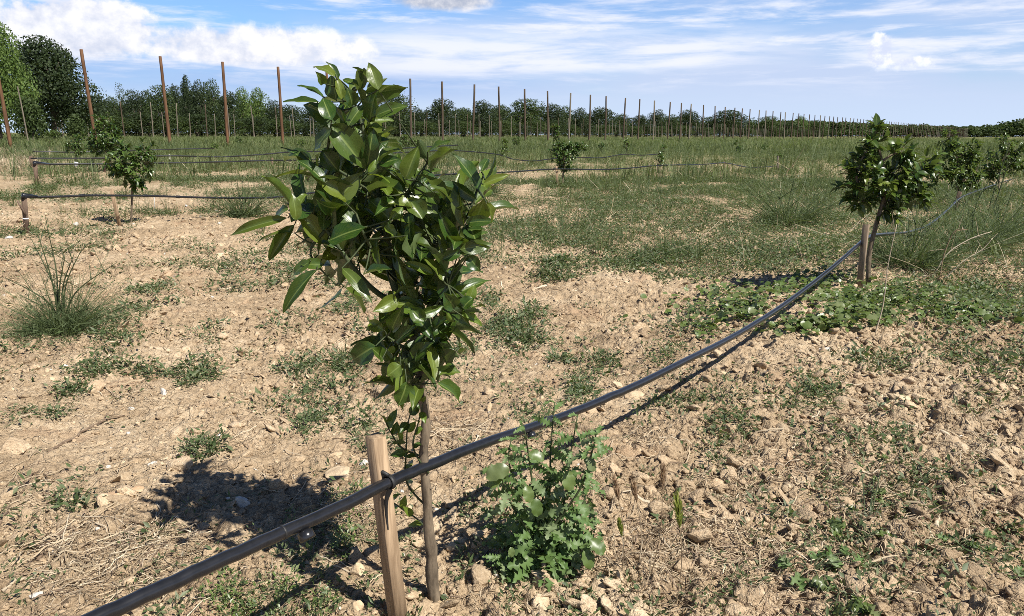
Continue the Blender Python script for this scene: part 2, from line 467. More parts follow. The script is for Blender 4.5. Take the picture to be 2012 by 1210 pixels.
# ------------------------------------------------------------------ camera, sun, sky
cam = bpy.data.objects.new('camera', bpy.data.cameras.new('camera')); link(cam); SC.camera = cam
cam.data.sensor_width = 36; cam.data.lens = 36 * FPX / 2012; cam.data.clip_end = 9000; cam.data.clip_start = .02
cam.matrix_world = Matrix(((CR[0], CU[0], -CF[0], 0), (CR[1], CU[1], -CF[1], 0), (CR[2], CU[2], -CF[2], CAM_H), (0, 0, 0, 1)))
SHADOW = np.array([-.60, .52])                      # plan shadow per metre of height
SUN_EL = math.atan(1 / np.linalg.norm(SHADOW)); SUN_AZ = math.atan2(-SHADOW[0], -SHADOW[1])   # clockwise from +Y
sun = bpy.data.objects.new('sun', bpy.data.lights.new('sun', 'SUN')); link(sun)
sun.data.energy = 5.0; sun.data.angle = math.radians(.5); sun.data.color = (1, .952, .875)
sun.rotation_euler = Vector((-SHADOW[0], -SHADOW[1], 1)).to_track_quat('Z', 'Y').to_euler()
SC.view_settings.view_transform = 'Standard'; SC.view_settings.look = 'None'; SC.view_settings.exposure = EXPO; SC.view_settings.gamma = 1
SC.cycles.max_bounces = 6; SC.cycles.diffuse_bounces = 3; SC.cycles.transparent_max_bounces = 6; SC.cycles.use_denoising = False; SC.cycles.pixel_filter_type = 'BLACKMAN_HARRIS'; SC.cycles.filter_width = .85

def build_world():
    w = bpy.data.worlds.new('World'); SC.world = w; w.use_nodes = True
    t = w.node_tree; t.nodes.clear(); nt = NT(t)
    out = nt.node('ShaderNodeOutputWorld'); bg = nt.node('ShaderNodeBackground')
    sky = nt.node('ShaderNodeTexSky', sky_type='NISHITA'); sky.sun_disc = False
    sky.sun_elevation = SUN_EL; sky.sun_rotation = SUN_AZ; sky.altitude = 100; sky.air_density = 1.0; sky.dust_density = .6; sky.ozone_density = 2.0
    S = .09
    tc = nt.node('ShaderNodeTexCoord'); sx = nt.node('ShaderNodeSeparateXYZ'); nt.l.new(tc.outputs['Generated'], sx.inputs[0])
    az = nt.m('ARCTAN2', sx.outputs[0], sx.outputs[1]); el = nt.m('ARCSINE', sx.outputs[2])
    def N(ax, ex, seed, detail=6, rough=.55, dist=0.):
        return nt.noise(nt.vec(nt.m('MULTIPLY', az, ax), nt.m('MULTIPLY', el, ex), seed), 1.0, detail, rough, dist)
    big = N(2.6, 13, 3.3, 5); streak = N(5.5, 46, 8.1, 8, .62, .35); streak2 = N(11, 95, 1.7, 6, .6, .3)
    cum = N(19, 24, 5.2, 9, .60); puff = N(55, 60, 2.6, 8, .58)
    k = 1 / S
    col = lambda c: (c[0] * k, c[1] * k, c[2] * k, 1)
    base = nt.mix(1.0, sky.outputs[0], (.62, .80, 1.08, 1), 'MULTIPLY')
    # pale high veil: thicker to the right and towards the horizon
    dens = nt.m('ADD', nt.m('MULTIPLY_ADD', az, .42, nt.m('MULTIPLY_ADD', big, 1.5, -.42)), nt.m('MULTIPLY', el, -3.3))
    veil = nt.m('MULTIPLY', nt.m('MULTIPLY', nt.sm(-.42, .42, dens), .94), nt.m('SUBTRACT', 1.0, nt.m('MULTIPLY', nt.sm(.25, .8, el), .8)))
    hz = nt.m('SUBTRACT', 1.0, nt.sm(.0, .075, el))
    c = nt.mix(veil, base, col((.36, .425, .57)))
    c = nt.mix(nt.m('MULTIPLY', hz, .55), c, col((.41, .505, .63)))
    # blue-grey flat shade under the bank
    sh = nt.m('MULTIPLY', nt.sm(.030, .06, el), nt.m('SUBTRACT', 1.0, nt.sm(.075, .093, el)))
    sh = nt.m('MULTIPLY', sh, nt.m('SUBTRACT', 1.0, nt.sm(-.15, .16, az)))
    c = nt.mix(nt.m('MULTIPLY', sh, nt.m('MULTIPLY_ADD', streak, .9, .15)), c, col((.19, .30, .53)))
    # streaks of cirrus
    band = nt.m('MULTIPLY', nt.sm(.035, .09, el), nt.m('SUBTRACT', 1.0, nt.sm(.20, .5, el)))
    s1 = nt.m('MULTIPLY', nt.sm(.44, .635, nt.m('ADD', nt.m('MULTIPLY', streak, .72), nt.m('MULTIPLY', streak2, .28))), band)
    mid = nt.m('MULTIPLY', nt.sm(-.30, -.12, az), nt.m('SUBTRACT', 1.0, nt.sm(.22, .40, az)))
    mid = nt.m('MULTIPLY', mid, nt.m('MULTIPLY', nt.sm(.074, .094, nt.m('MULTIPLY_ADD', streak, .02, nt.m('MULTIPLY_ADD', az, -.018, el))), nt.m('SUBTRACT', 1.0, nt.sm(.105, .140, el))))
    s2 = nt.m('MULTIPLY', mid, nt.sm(.28, .56, streak))
    c = nt.mix(nt.m('MULTIPLY', nt.m('MAXIMUM', s1, s2), .9), c, col((.57, .585, .645)))
    # cumulus bank on the left
    def blob(a0, e0, ra, re, noise, amp, lo, hi):
        q = nt.m('ADD', nt.m('POWER', nt.m('DIVIDE', nt.m('SUBTRACT', az, a0), ra), 2), nt.m('POWER', nt.m('DIVIDE', nt.m('SUBTRACT', el, e0), re), 2))
        return nt.sm(lo, hi, nt.m('ADD', nt.m('SUBTRACT', 1.0, q), nt.m('MULTIPLY', nt.m('SUBTRACT', noise, .5), amp)))
    mixn = nt.m('ADD', nt.m('MULTIPLY', cum, .62), nt.m('MULTIPLY', puff, .38))
    b1 = nt.m('MAXIMUM', blob(-.495, .108, .10, .042, mixn, 3.2, .0, .55), blob(-.32, .098, .17, .030, mixn, 3.0, .0, .8))
    flat_ = nt.sm(.074, .088, nt.m('MULTIPLY_ADD', nt.m('SUBTRACT', streak, .5), .03, el))
    b1 = nt.m('MULTIPLY', b1, flat_)
    cw = nt.mix(nt.sm(.42, .66, nt.m('ADD', mixn, nt.m('MULTIPLY', el, .4))), col((.42, .45, .54)), col((.66, .65, .66)))
    c = nt.mix(nt.m('MULTIPLY', b1, .96), c, cw)
    # grey cloud at the top, small cumulus to the right
    b2 = blob(-.085, .157, .072, .013, mixn, 2.2, .0, .8)
    c = nt.mix(nt.m('MULTIPLY', b2, .9), c, nt.mix(nt.sm(.42, .62, mixn), col((.30, .32, .38)), col((.58, .565, .57))))
    b3 = nt.m('MAXIMUM', blob(.427, .093, .016, .021, puff, 2.6, -.1, .5), blob(.462, .078, .026, .010, puff, 3.0, .0, .7))
    b3 = nt.m('MULTIPLY', b3, nt.sm(.066, .082, el))
    c = nt.mix(nt.m('MULTIPLY', b3, .92), c, nt.mix(nt.sm(.4, .62, puff), col((.44, .48, .60)), col((.66, .67, .71))))
    c = nt.mix(nt.m('MULTIPLY', nt.sm(.20, .60, el), .72), c, col((.012, .028, .075)))   # overhead, out of view, darkened to deep blue to weaken the fill light
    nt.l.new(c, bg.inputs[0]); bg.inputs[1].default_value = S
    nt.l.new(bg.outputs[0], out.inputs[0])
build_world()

# ------------------------------------------------------------------ the ground: one sheet to the horizon
def clodmask(x, y):
    d = rowdist(x, y); r = np.hypot(x, y)
    right = sstep(.25, -.35, d)
    n = fbm(x * 1.1, y * 1.1, 3, 31)
    a = .42 + .55 * right + .5 * sstep(.5, .8, n) + .35 * sstep(3.0, 7.0, r)
    trackl = sstep(-.9, -1.6, x) * sstep(4.2, 2.2, y)             # the smooth crusted strip at lower left
    return np.clip(a * (1 - .55 * trackl), .08, 1.1) * (1 - sstep(16, 40, r))

def micro(x, y):
    m = clodmask(x, y)
    wx = x + (fbm(x * 14, y * 14, 2, 51) - .5) * .07; wy = y + (fbm(x * 14, y * 14, 2, 57) - .5) * .07
    cr = .45 + 1.1 * fbm(x * 55, y * 55, 3, 63)
    h = domes(wx, wy, .26, 101, .12, .36, .22) * .42 * m * cr
    h = np.maximum(h, domes(wx, wy, .105, 111, .16, .50, .55) * .95 * m * cr)
    h = h + domes(wx, wy, .048, 121, .2, .5, .62) * .95 * np.clip(m + .15, 0, 1) * cr
    h = h + domes(x + (wx - x) * .4, y + (wy - y) * .4, .021, 131, .2, .5, .7) * .75 * np.clip(m + .35, 0, 1)
    rg = 1 - np.abs(2 * fbm(x * 11, y * 11, 4, 61, .6) - 1)
    rg2 = np.abs(2 * fbm(wx * 24, wy * 24, 3, 65, .6) - 1)
    h = h + (rg - .7) * .044 * np.clip(m + .28, 0, 1) + rg2 * .020 * np.clip(m + .3, 0, 1) + (fbm(x * 90, y * 90, 2, 67) - .5) * .012 * np.clip(m + .4, 0, 1)
    return h

def build_ground():
    rr = [.05, .3, .6, .9, 1.1]; r = 1.25
    while r < 13: rr.append(r); r *= 1.0030
    while r < 60: rr.append(r); r *= 1.010
    while r < 7000: rr.append(r); r *= 1.07
    rr = np.array(rr)
    a = np.concatenate([np.linspace(-180, -47, 40)[:-1], np.linspace(-47, 54, 1040), np.linspace(54, 180, 40)[1:]])
    a = np.radians(a)
    A, Q = np.meshgrid(a, rr)
    x = Q * np.sin(A); y = Q * np.cos(A)
    z = H(x, y)
    s = (rr < 45)
    z[s] += micro(x[s], y[s])
    nr, na = A.shape
    i = np.arange(nr - 1)[:, None]; j = np.arange(na - 1)[None]
    F = np.stack([i * na + j, (i + 1) * na + j, (i + 1) * na + j + 1, i * na + j + 1], -1).reshape(-1, 4)
    o = mk('ground', np.stack([x, y, z], -1), F, M['soil'], smooth=True)
    tag(o, kind='structure')
build_ground()
# ------------------------------------------------------------------ young citrus trees
def near_on(skel, p):
    d = ((skel - p) ** 2).sum(1); return skel[d.argmin()]

def curved(a, b, sag=.0, n=5):
    a = np.asarray(a); b = np.asarray(b); t = np.linspace(0, 1, n)[:, None]
    m = (a + b) / 2 + np.array([0, 0, sag])
    return (1 - t) ** 2 * a + 2 * t * (1 - t) * m + t * t * b

# prominent leaves of the nearest tree: base x,y, tip x,y (zoomed photo pixels) and blade width
LA = [(660,150,535,90,60),(680,165,610,65,45),(600,195,550,128,48),(668,295,648,138,92),(700,290,668,150,46),(595,278,443,203,46),
 (565,305,362,300,52),(600,365,485,318,60),(640,412,588,282,84),(908,238,775,95,72),(916,232,863,75,76),(800,215,710,170,50),
 (865,425,905,240,105),(928,248,1012,200,48),(900,385,1085,325,70),(880,412,1010,415,46),(852,458,955,466,52),(738,445,828,322,66),
 (720,430,655,340,66),(760,330,735,225,80),(820,300,770,190,70),(640,435,835,695,150),(850,690,886,470,92),(640,462,535,592,92),
 (585,590,680,715,100),(520,680,348,572,54),(600,785,437,645,74),(505,662,428,602,52),(920,655,1052,588,74),(920,675,1042,640,62),
 (1080,762,1152,572,104),(1212,642,1152,530,64),(1210,602,1338,535,72),(1230,722,1372,582,112),(1100,855,1238,702,114),(1062,832,990,722,74),
 (740,750,890,842,76),(1520,825,1372,618,92),(1530,722,1572,638,50),(1550,765,1616,603,46),(1540,792,1692,735,46),(1540,872,1625,795,72),
 (1500,882,1358,778,62),(1560,900,1590,1010,62),(1440,1022,1606,1010,62),(1450,1062,1556,1062,32),(1350,902,1238,800,64),(1280,905,1183,848,64),
 (430,1005,408,850,62),(450,922,497,848,60),(380,992,38,1092,62),(420,1082,190,1136,46),(600,1142,443,938,112),
 (620,1130,832,1050,120),(540,925,652,798,84),(560,1142,712,1198,62),(990,1010,860,880,110),(1120,930,985,905,90),(1180,1000,1100,880,120)]
LAY = [(560,692,568,608,48),(392,912,238,748,92),(858,722,902,648,34),(850,742,978,770,42),(980,860,950,800,60),(720,900,668,870,46),(1000,1000,1060,930,60),(640,980,620,905,50)]
LB = [(372,330,170,578,84),(530,430,378,568,70),(540,440,652,586,84),(520,322,697,522,64),(410,300,283,300,62),(332,282,230,362,62),
 (650,360,806,328,74),(880,105,1002,110,90),(900,130,960,265,80),(960,255,992,110,80),(1132,352,1018,196,112),(1122,402,985,250,92),
 (1120,272,1242,220,62),(1220,210,1407,180,70),(1180,342,1292,240,62),(1270,250,1338,335,74),(1110,505,1212,348,114),(850,502,712,578,84),
 (828,482,952,440,64),(812,692,882,548,92),(960,602,1117,550,64),(1160,662,1062,738,84),(840,762,962,668,74),(720,785,578,872,116),
 (940,862,1054,770,94),(1105,768,1152,908,104),(1098,958,1218,940,94),(1085,1005,1222,1118,96),(830,842,842,1032,104),(920,932,1032,880,84),
 (905,1000,858,1132,114),(980,982,970,1112,114),(1220,832,1254,800,40),(1010,640,930,560,90),(1190,560,1130,470,90),(760,860,700,800,80),
 (870,900,790,960,80),(1010,900,1090,1000,90),(1060,700,1150,620,90),(1240,560,1300,500,80)]
LBY = [(800,196,698,184,54),(770,70,838,145,66),(1065,362,888,290,60),(1150,532,1264,418,64),(880,556,972,590,72),(1230,602,1348,662,62),
 (765,692,680,640,70),(950,812,864,832,54),(830,785,805,825,38),(1080,972,1000,920,50),(1270,520,1310,420,50),(1290,560,1370,550,44),(1190,640,1140,590,40)]

def hero_tree():
    b = ground(857, 1180); y0 = b[1]
    P = lambda px, py, dy=0.: on_plane_y(px, py, y0 + dy)
    root = thing('citrus_tree', b, 'tall narrow young citrus tree with big glossy leaves, nearest tree beside the pipe', 'citrus tree', 'young citrus trees in rows')
    g = G()
    trunk = smooth_path([b + [0, 0, -.05], b, P(846, 1100), P(846, 1050), P(835, 960), P(835, 880), P(833, 800), P(826, 730), P(812, 660)], 4)
    rad = np.interp(np.linspace(0, 1, len(trunk)), [0, .15, .3, .34, .4, 1], [.0165, .0155, .0135, .0150, .0115, .0095])
    rad = rad * (1 + .10 * np.sin(np.arange(len(trunk)) * 2.1)); trunk = trunk + np.column_stack([np.sin(np.arange(len(trunk)) * .9) * .0035, np.zeros(len(trunk)), np.zeros(len(trunk))])
    g.tube(trunk, rad, 12)
    for k, s in ((9, .004), (16, .0035), (21, .003)):             # buds and scars
        g.tube([trunk[k], trunk[k] + np.array([.016 * (-1) ** k, -.008, .006])], [s * 1.8, s * .6], 6)
    br = []
    def branch(pts, r0, r1):
        Q = smooth_path([P(*p) for p in pts], 5); br.append(Q); return Q, np.linspace(r0, r1, len(Q))
    BR = [branch([(812, 660, 0), (785, 600, 0), (768, 520, 0), (755, 430, .01), (735, 340, .02), (715, 260, .02), (690, 180, .02)], .0095, .003),
          branch([(785, 600, 0), (735, 570, -.02), (690, 520, -.04), (640, 450, -.05), (600, 420, -.05), (565, 400, -.06)], .007, .002),
          branch([(790, 610, .02), (830, 520, .03), (880, 460, .03), (915, 430, .02), (935, 380, .0), (950, 345, 0)], .006, .002),
          branch([(760, 470, 0), (800, 380, -.04), (840, 320, -.04)], .005, .002),
          branch([(745, 390, 0), (690, 350, -.03), (640, 320, -.04)], .005, .002),
          branch([(768, 540, -.01), (720, 470, -.09), (700, 420, -.10)], .004, .002),
          branch([(812, 660, 0), (850, 610, -.05), (880, 560, -.06)], .005, .002),
          branch([(820, 700, 0), (790, 680, -.05), (760, 660, -.06)], .004, .002),
          branch([(826, 740, 0), (800, 760, -.03), (785, 780, -.02)], .004, .002),
          branch([(640, 450, -.05), (610, 500, -.05), (660, 560, -.04)], .004, .0015)]
    skel = np.vstack(br + [trunk[14:]])
    gb = G()
    for Q, r in BR: gb.tube(Q, r, 7)
    go, gy, gt = G(), G(), G()
    view = unit(np.array([0, -1., .15]))
    def put(lst, ox, oy, sc, g_, young):
        for (bx, by, tx, ty, w) in lst:
            dy = -.085 + R.normal() * .03
            B = P(ox + bx / sc, oy + by / sc, dy)
            T = P(ox + tx / sc, oy + ty / sc, dy + R.normal() * .022)
            d = T - B; L = np.linalg.norm(d); W = w / sc / FPX * abs((B - CP) @ CF) * 1.28
            N = view * .62 + np.array([.12, 0, .60]) + R.normal(size=3) * .42
            cu = R.uniform(.1, .75)
            # aim a little above the tip so the curled blade ends there
            S = unit(np.cross(d, N)); N2 = unit(np.cross(S, d)); D = unit(unit(d) + N2 * math.tan(cu * .42))
            leaves(g_, B, D, N2, L * 1.06, W, R.uniform(.2, .75), cu, wave=.07, twist=R.normal() * .3)
            q = near_on(skel, B)
            gt.tube(curved(q, B, R.normal() * .005), np.linspace(.0022, .0012, 5), 5, cap=False)
    put(LA, 440, 100, 3.025, go, 0); put(LB, 500, 420, 3.024, go, 0)
    put(LAY, 440, 100, 3.025, gy, 1); put(LBY, 500, 420, 3.024, gy, 1)
    # the shaded leaves deeper in the crown
    E = [(690, 470, 60, 60, 12), (640, 430, 40, 40, 8), (745, 360, 60, 50, 10), (700, 215, 50, 60, 11), (705, 290, 55, 50, 12), (735, 400, 110, 70, 34), (842, 420, 68, 60, 17), (650, 490, 52, 55, 14), (740, 480, 80, 60, 20),
         (850, 480, 85, 60, 26), (830, 570, 85, 55, 26), (850, 620, 70, 40, 16), (805, 690, 75, 45, 18), (810, 745, 45, 38, 14), (925, 410, 35, 50, 8), (590, 420, 40, 40, 6), (640, 330, 45, 35, 7)]
    for ex, ey, rx, ry, n in E:
        for _ in range(int(n * 1.6)):
            a = R.random() * 6.28; q = math.sqrt(R.random())
            B = P(ex + rx * q * math.cos(a) * .8, ey + ry * q * math.sin(a) * .8, R.uniform(-.07, .17))
            s = near_on(skel, B); D = unit(unit(B - s + 1e-5) * .7 + R.normal(size=3) * .5 + np.array([0, 0, .45]))
            N = np.array([0, -.25, .8]) + R.normal(size=3) * .5
            leaves(gy if R.random() < .09 else go, B, D, N, R.uniform(.065, .118), R.uniform(.030, .050), R.uniform(.2, .85), R.uniform(.2, 1.1), twist=R.normal() * .3)
            if np.linalg.norm(s - B) < .10: gt.tube(curved(s, B, R.normal() * .006), np.linspace(.0020, .0011, 5), 5, cap=False)
    # suckers low on the stem
    def sprig(pts, dy, n, lw):
        Q = smooth_path([P(x, y, dy) for x, y in pts], 6); gt.tube(Q, np.linspace(.0028, .0012, len(Q)), 5)
        for k in np.linspace(4, len(Q) - 1, n).astype(int):
            D = unit(Q[min(k + 1, len(Q) - 1)] - Q[k - 1]) * .4 + R.normal(size=3) * .7 + np.array([0, 0, .2])
            leaves(go if R.random() < .7 else gy, Q[k], D, np.array([0, -.4, .8]) + R.normal(size=3) * .4, R.uniform(.6, 1) * lw, lw * R.uniform(.34, .48), .3, R.uniform(.2, .9))
    sprig([(842, 1000), (800, 950), (798, 890), (802, 830), (815, 790)], .02, 11, .052)
    sprig([(842, 930), (812, 880), (822, 830), (832, 790)], -.01, 6, .04)
    sprig([(838, 900), (790, 880), (768, 850), (758, 830)], .03, 5, .055)
    sprig([(850, 1080), (830, 1030), (790, 1000), (770, 985)], .04, 6, .045)
    def child(gg, name, mat, uv=False):
        return gg.build(name, mat, root, True, b, uv)
    child(g, 'trunk', M['bark']); child(gb, 'branches', M['greenwood']); child(gt, 'twigs', M['greenwood'])
    child(go, 'crown', M['citrus'], True)
    tag(child(gy, 'young_leaves', M['young'], True), 'yellowish young leaves at the shoot tips')
hero_tree()

def citrus(base, ells, label, leafL=.08, per=7, seed=1, trunk_to=None, mat='citrus', young=.12, tr=.013, dens=1.0, nv=6, nu=3, dy=0.0, trunk_via=None):
    """a sapling: base photo pixel, crown as photo-pixel ellipses (cx, cy, rx, ry)"""
    global R
    R = np.random.default_rng(seed)
    b = ground(*base); y0 = b[1]; depth = (b - CP) @ CF
    root = thing('citrus_tree', b, label, 'citrus tree', 'young citrus trees in rows')
    mp = depth / FPX
    C = [on_plane_y(e[0], e[1], y0 + dy) for e in ells]
    g = G(); go = G(); gy = G(); gt = g
    low = C[0]
    via = [on_plane_y(x, y, y0) for x, y in (trunk_via or [])]
    tp = smooth_path([b + [0, 0, -.04], b] + via + [low + [0, 0, -ells[0][3] * mp * .5], low], 6)
    g.tube(tp, np.linspace(tr * 1.15, tr * .6, len(tp)), 8)
    skel = [tp[-6:]]
    for c in C[1:]:
        s = near_on(np.vstack(skel), c); q = curved(s, c, .02 * depth / 4, 9); skel.append(q); g.tube(q, np.linspace(tr * .5, tr * .22, 9), 6, cap=False)
    skel = np.vstack(skel)
    for e, c in zip(ells, C):
        vol = e[2] * e[3] * e[2] * mp ** 3
        n = max(3, int(dens * (vol ** (2 / 3)) / (leafL ** 2) * 7.0))
        u = unit(R.normal(size=(n, 3))) * (R.random((n, 1)) ** .4)
        T = c + u * np.array([e[2], min(e[2], e[3]) * 1.0, e[3]]) * mp
        for k in range(n):
            s = near_on(skel, T[k]); out = unit(T[k] - s + np.array([0, 0, .35 * np.linalg.norm(T[k] - s) + .01]))
            if np.linalg.norm(T[k] - s) > .02: gt.tube(curved(s, T[k], -.01, 4), np.linspace(.003, .0016, 4), 4, cap=False)
            m = per; ph = R.random() * 6.28
            side = unit(np.cross(out, [0.3, .2, 1.])); s2 = np.cross(out, side)
            th = ph + np.arange(m) * 2.4; sp = R.uniform(.35, 1.15, m)[:, None]
            D = out * np.cos(sp) + (np.cos(th)[:, None] * side + np.sin(th)[:, None] * s2) * np.sin(sp)
            D = D + R.normal(size=(m, 3)) * .15
            N = out * .5 + np.array([0, 0, .8]) - 0.0 * D + R.normal(size=(m, 3)) * .25
            B = T[k] - out * (np.arange(m)[:, None] * leafL * .10)
            L = leafL * R.uniform(.6, 1.15, m)
            leaves(gy if R.random() < young else go, B, D, N, L, L * R.uniform(.40, .52, m), R.uniform(.15, .6, m), R.uniform(.2, 1.0, m), nv=nv, nu=nu, twist=R.normal(size=m) * .3)
    def child(gg, name, mt):
        if gg.n:
            return gg.build(name, mt, root, True, b, True)
    child(g, 'trunk', M['bark'])
    child(go, 'crown', M[mat])
    child(gy, 'young_leaves', M['citrus_pale'])
    return root

citrus((1706, 566), [(1742, 352, 70, 55), (1718, 268, 26, 30), (1700, 300, 30, 34), (1682, 345, 36, 45), (1812, 335, 45, 42), (1800, 380, 40, 28), (1738, 412, 40, 26), (1690, 392, 34, 22), (1770, 300, 34, 28), (1722, 245, 14, 14)],
       'dense dark young citrus tree beside the stake where the green bindweed mat grows', .088, 7, 21, trunk_via=[(1708, 500), (1722, 440)], tr=.019, dens=.95, nv=7, young=.05)
citrus((1885, 412), [(1882, 318, 40, 36), (1864, 272, 17, 26), (1848, 340, 24, 20), (1908, 300, 22, 26), (1892, 350, 38, 24), (1918, 335, 20, 20), (1880, 285, 20, 20)],
       'citrus tree with a pointed top standing just behind the dense dark one on the right', .085, 6, 22, tr=.018, nv=6, young=.2)
citrus((1962, 385), [(1965, 320, 38, 30), (1992, 298, 24, 22), (1945, 340, 20, 18), (1972, 280, 16, 18), (2005, 325, 16, 18)],
       'ragged citrus tree at the right edge behind tall thin weed stalks', .085, 6, 23, tr=.018, nv=5, young=.2)
citrus((258, 440), [(258, 325, 44, 38), (285, 295, 20, 26), (240, 290, 18, 18), (232, 318, 26, 26), (262, 362, 28, 12), (290, 330, 12, 22)],
       'bushy citrus tree with pale backed leaves behind the leaning stake on the left', .085, 7, 24, tr=.014, nv=6, mat='citrus_far', young=.26, dens=.8)
citrus((1105, 368), [(1108, 304, 30, 24), (1094, 268, 9, 20), (1091, 250, 7, 13), (1132, 289, 23, 11), (1108, 326, 19, 11), (1098, 288, 12, 14)],
       'small dark citrus tree with one tall shoot in the middle of the weedy field', .09, 6, 25, tr=.018, nv=5, mat='citrus_far', young=.12, dens=1.1)
SAP = [((205, 338), [(205, 275, 32, 30), (203, 235, 18, 20), (188, 290, 14, 16), (225, 265, 14, 20)], 'leafy sapling directly behind the bushy citrus tree near the left pole', .13, 'citrus_far', 26),
       ((148, 330), [(148, 288, 19, 19), (156, 268, 10, 10)], 'bright green sapling behind the second pipe near the left edge', .10, 'citrus_far', 27),
       ((108, 285), [(104, 262, 17, 7)], 'low sapling in front of the dark trees at far left', .12, 'citrus_pale', 28),
       ((800, 300), [(800, 280, 22, 9), (795, 270, 8, 6)], 'pale leaved sapling peeping out right beside the big near tree', .12, 'citrus_pale', 29),
       ((988, 320), [(990, 292, 9, 17), (992, 278, 5, 6)], 'slender pale sapling standing in grass left of the small dark tree', .11, 'citrus_pale', 30),
       ((1012, 296), [(1014, 277, 9, 9)], 'faint round sapling just right behind the slender pale one', .12, 'citrus_far', 31),
       ((1229, 318), [(1231, 283, 6, 11), (1229, 275, 4, 5)], 'sapling with a whitish stem right of the small dark tree', .11, 'citrus_pale', 32),
       ((1297, 345), [(1297, 312, 8, 16), (1303, 290, 5, 9)], 'thin drooping sapling on the pipe in the middle of the field', .10, 'citrus_far', 33),
       ((1181, 302), [(1182, 287, 7, 8)], 'small dark sapling between the small dark tree and the whitish stem', .12, 'citrus_far', 34),
       ((1450, 305), [(1452, 293, 9, 9), (1446, 281, 4, 5)], 'low double tufted sapling right of the field middle', .13, 'citrus_far', 35),
       ((1503, 300), [(1503, 288, 6, 6)], 'tiny round sapling in grass right of the double tufted one', .13, 'citrus_far', 36),
       ((1530, 335), [(1531, 306, 7, 6)], 'sapling on a pale stick where the far pipe is tied', .10, 'citrus_far', 37),
       ((420, 300), [(421, 287, 8, 7)], 'tiny sapling in tall grass between the second and third left poles', .12, 'citrus_pale', 38),
       ((468, 290), [(470, 276, 8, 8)], 'tiny sapling just right of the third left pole', .12, 'citrus_far', 39),
       ((592, 296), [(592, 280, 9, 9)], 'tiny sapling between the fourth left pole and the big near tree', .12, 'citrus_pale', 40)]
for bp, el, lab, lf, mt, sd in SAP:
    citrus(bp, el, lab, lf, 6, sd, mat=mt, tr=.012, nv=4, young=.1, dens=1.3)
R = np.random.default_rng(77)
# ------------------------------------------------------------------ stakes, pipes, poles
def frame(a, b, face):
    """4x4 whose z runs a->b, with local x turned by angle face in plan"""
    z = unit(np.asarray(b) - np.asarray(a)); x = np.array([math.cos(face), math.sin(face), 0]); y = unit(np.cross(z, x)); x = np.cross(y, z)
    c = (np.asarray(a) + np.asarray(b)) / 2
    return Matrix(((x[0], y[0], z[0], c[0]), (x[1], y[1], z[1], c[1]), (x[2], y[2], z[2], c[2]), (0, 0, 0, 1)))

def stake(base, top, hx, hy, face, label, mat='wood', below=.06, strap=None):
    b = ground(*base); t = on_plane_y(top[0], top[1], b[1]); d = unit(b - t)
    root = thing('wooden_stake', b, label, 'stake', 'wooden stakes carrying the pipes')
    g = G(); a = b + d * below
    g.box(frame(a, t, face), hx, hy, np.linalg.norm(t - a) / 2, min(hx, hy) * .09)
    V = g.V[0]
    V[8:16, 2] += R.normal(size=8) * hx * .12
    g.build('post', M[mat], root, False, b)
    return root, b, t

def loop_tie(parent, o, c, pipe_dir, r, w, tail=None):
    """a strap round the pipe with its tail down the stake"""
    pd = unit(pipe_dir); u = unit(np.cross(pd, [0, 0, 1.])); v = np.cross(u, pd)
    th = np.linspace(-.3, 2 * np.pi - .1, 22)
    P = c + r * (np.cos(th)[:, None] * u + np.sin(th)[:, None] * v)
    g = G(); k = len(P); h = .0022
    nrm = unit(P - c)
    V = np.stack([P - pd * w / 2, P + pd * w / 2, P + nrm * h + pd * w / 2, P + nrm * h - pd * w / 2], 1).reshape(-1, 3)
    i = np.arange(k - 1)[:, None]; j = np.arange(4)[None]; j2 = (j + 1) % 4
    g.add(V, np.stack([i * 4 + j, i * 4 + j2, (i + 1) * 4 + j2, (i + 1) * 4 + j], -1).reshape(-1, 4))
    if tail is not None:
        T = smooth_path(tail, 5); S = unit(np.cross(np.gradient(T, axis=0), [0, -1., .1])); ww = np.linspace(w * .55, w * .12, len(T))[:, None]
        nb = np.array([0, -.003, 0])
        V = np.stack([T - S * ww, T + S * ww, T + S * ww + nb, T - S * ww + nb], 1).reshape(-1, 3); k = len(T); i = np.arange(k - 1)[:, None]
        g.add(V, np.stack([i * 4 + j, i * 4 + j2, (i + 1) * 4 + j2, (i + 1) * 4 + j], -1).reshape(-1, 4))
    return g.build('strap', M['rubber'], parent, True, o)

PIPE_R = .0128
def pipe(px, P0, D2, rad, label, taper=None, group='irrigation pipes strung along the rows'):
    Q = [on_row(x, y, P0, D2) for x, y in px]
    Q = smooth_path(Q, 6)
    r = np.full(len(Q), rad); Q = Q + np.column_stack([np.zeros(len(Q)), np.zeros(len(Q)), R.normal(size=len(Q)) * (rad * .045 if rad == PIPE_R else 0)])
    g = G(); g.tube(Q, r, 14)
    o = Q[len(Q) // 2].copy(); o[2] = float(H(o[0], o[1]))
    root = thing('irrigation_pipe', o, label, 'pipe', group)
    g.build('tubing', M['pipe'], root, True, o)
    return root, o, Q

def ring(parent, o, c, d, r, w, name='joint_ring', mat='rubber'):
    g = G(); d = unit(d); c = np.asarray(c)
    g.tube([c - d * w / 2, c - d * w * .42, c + d * w * .42, c + d * w / 2], [r * .97, r, r, r * .97], 18)
    return g.build(name, M[mat], parent, True, o)

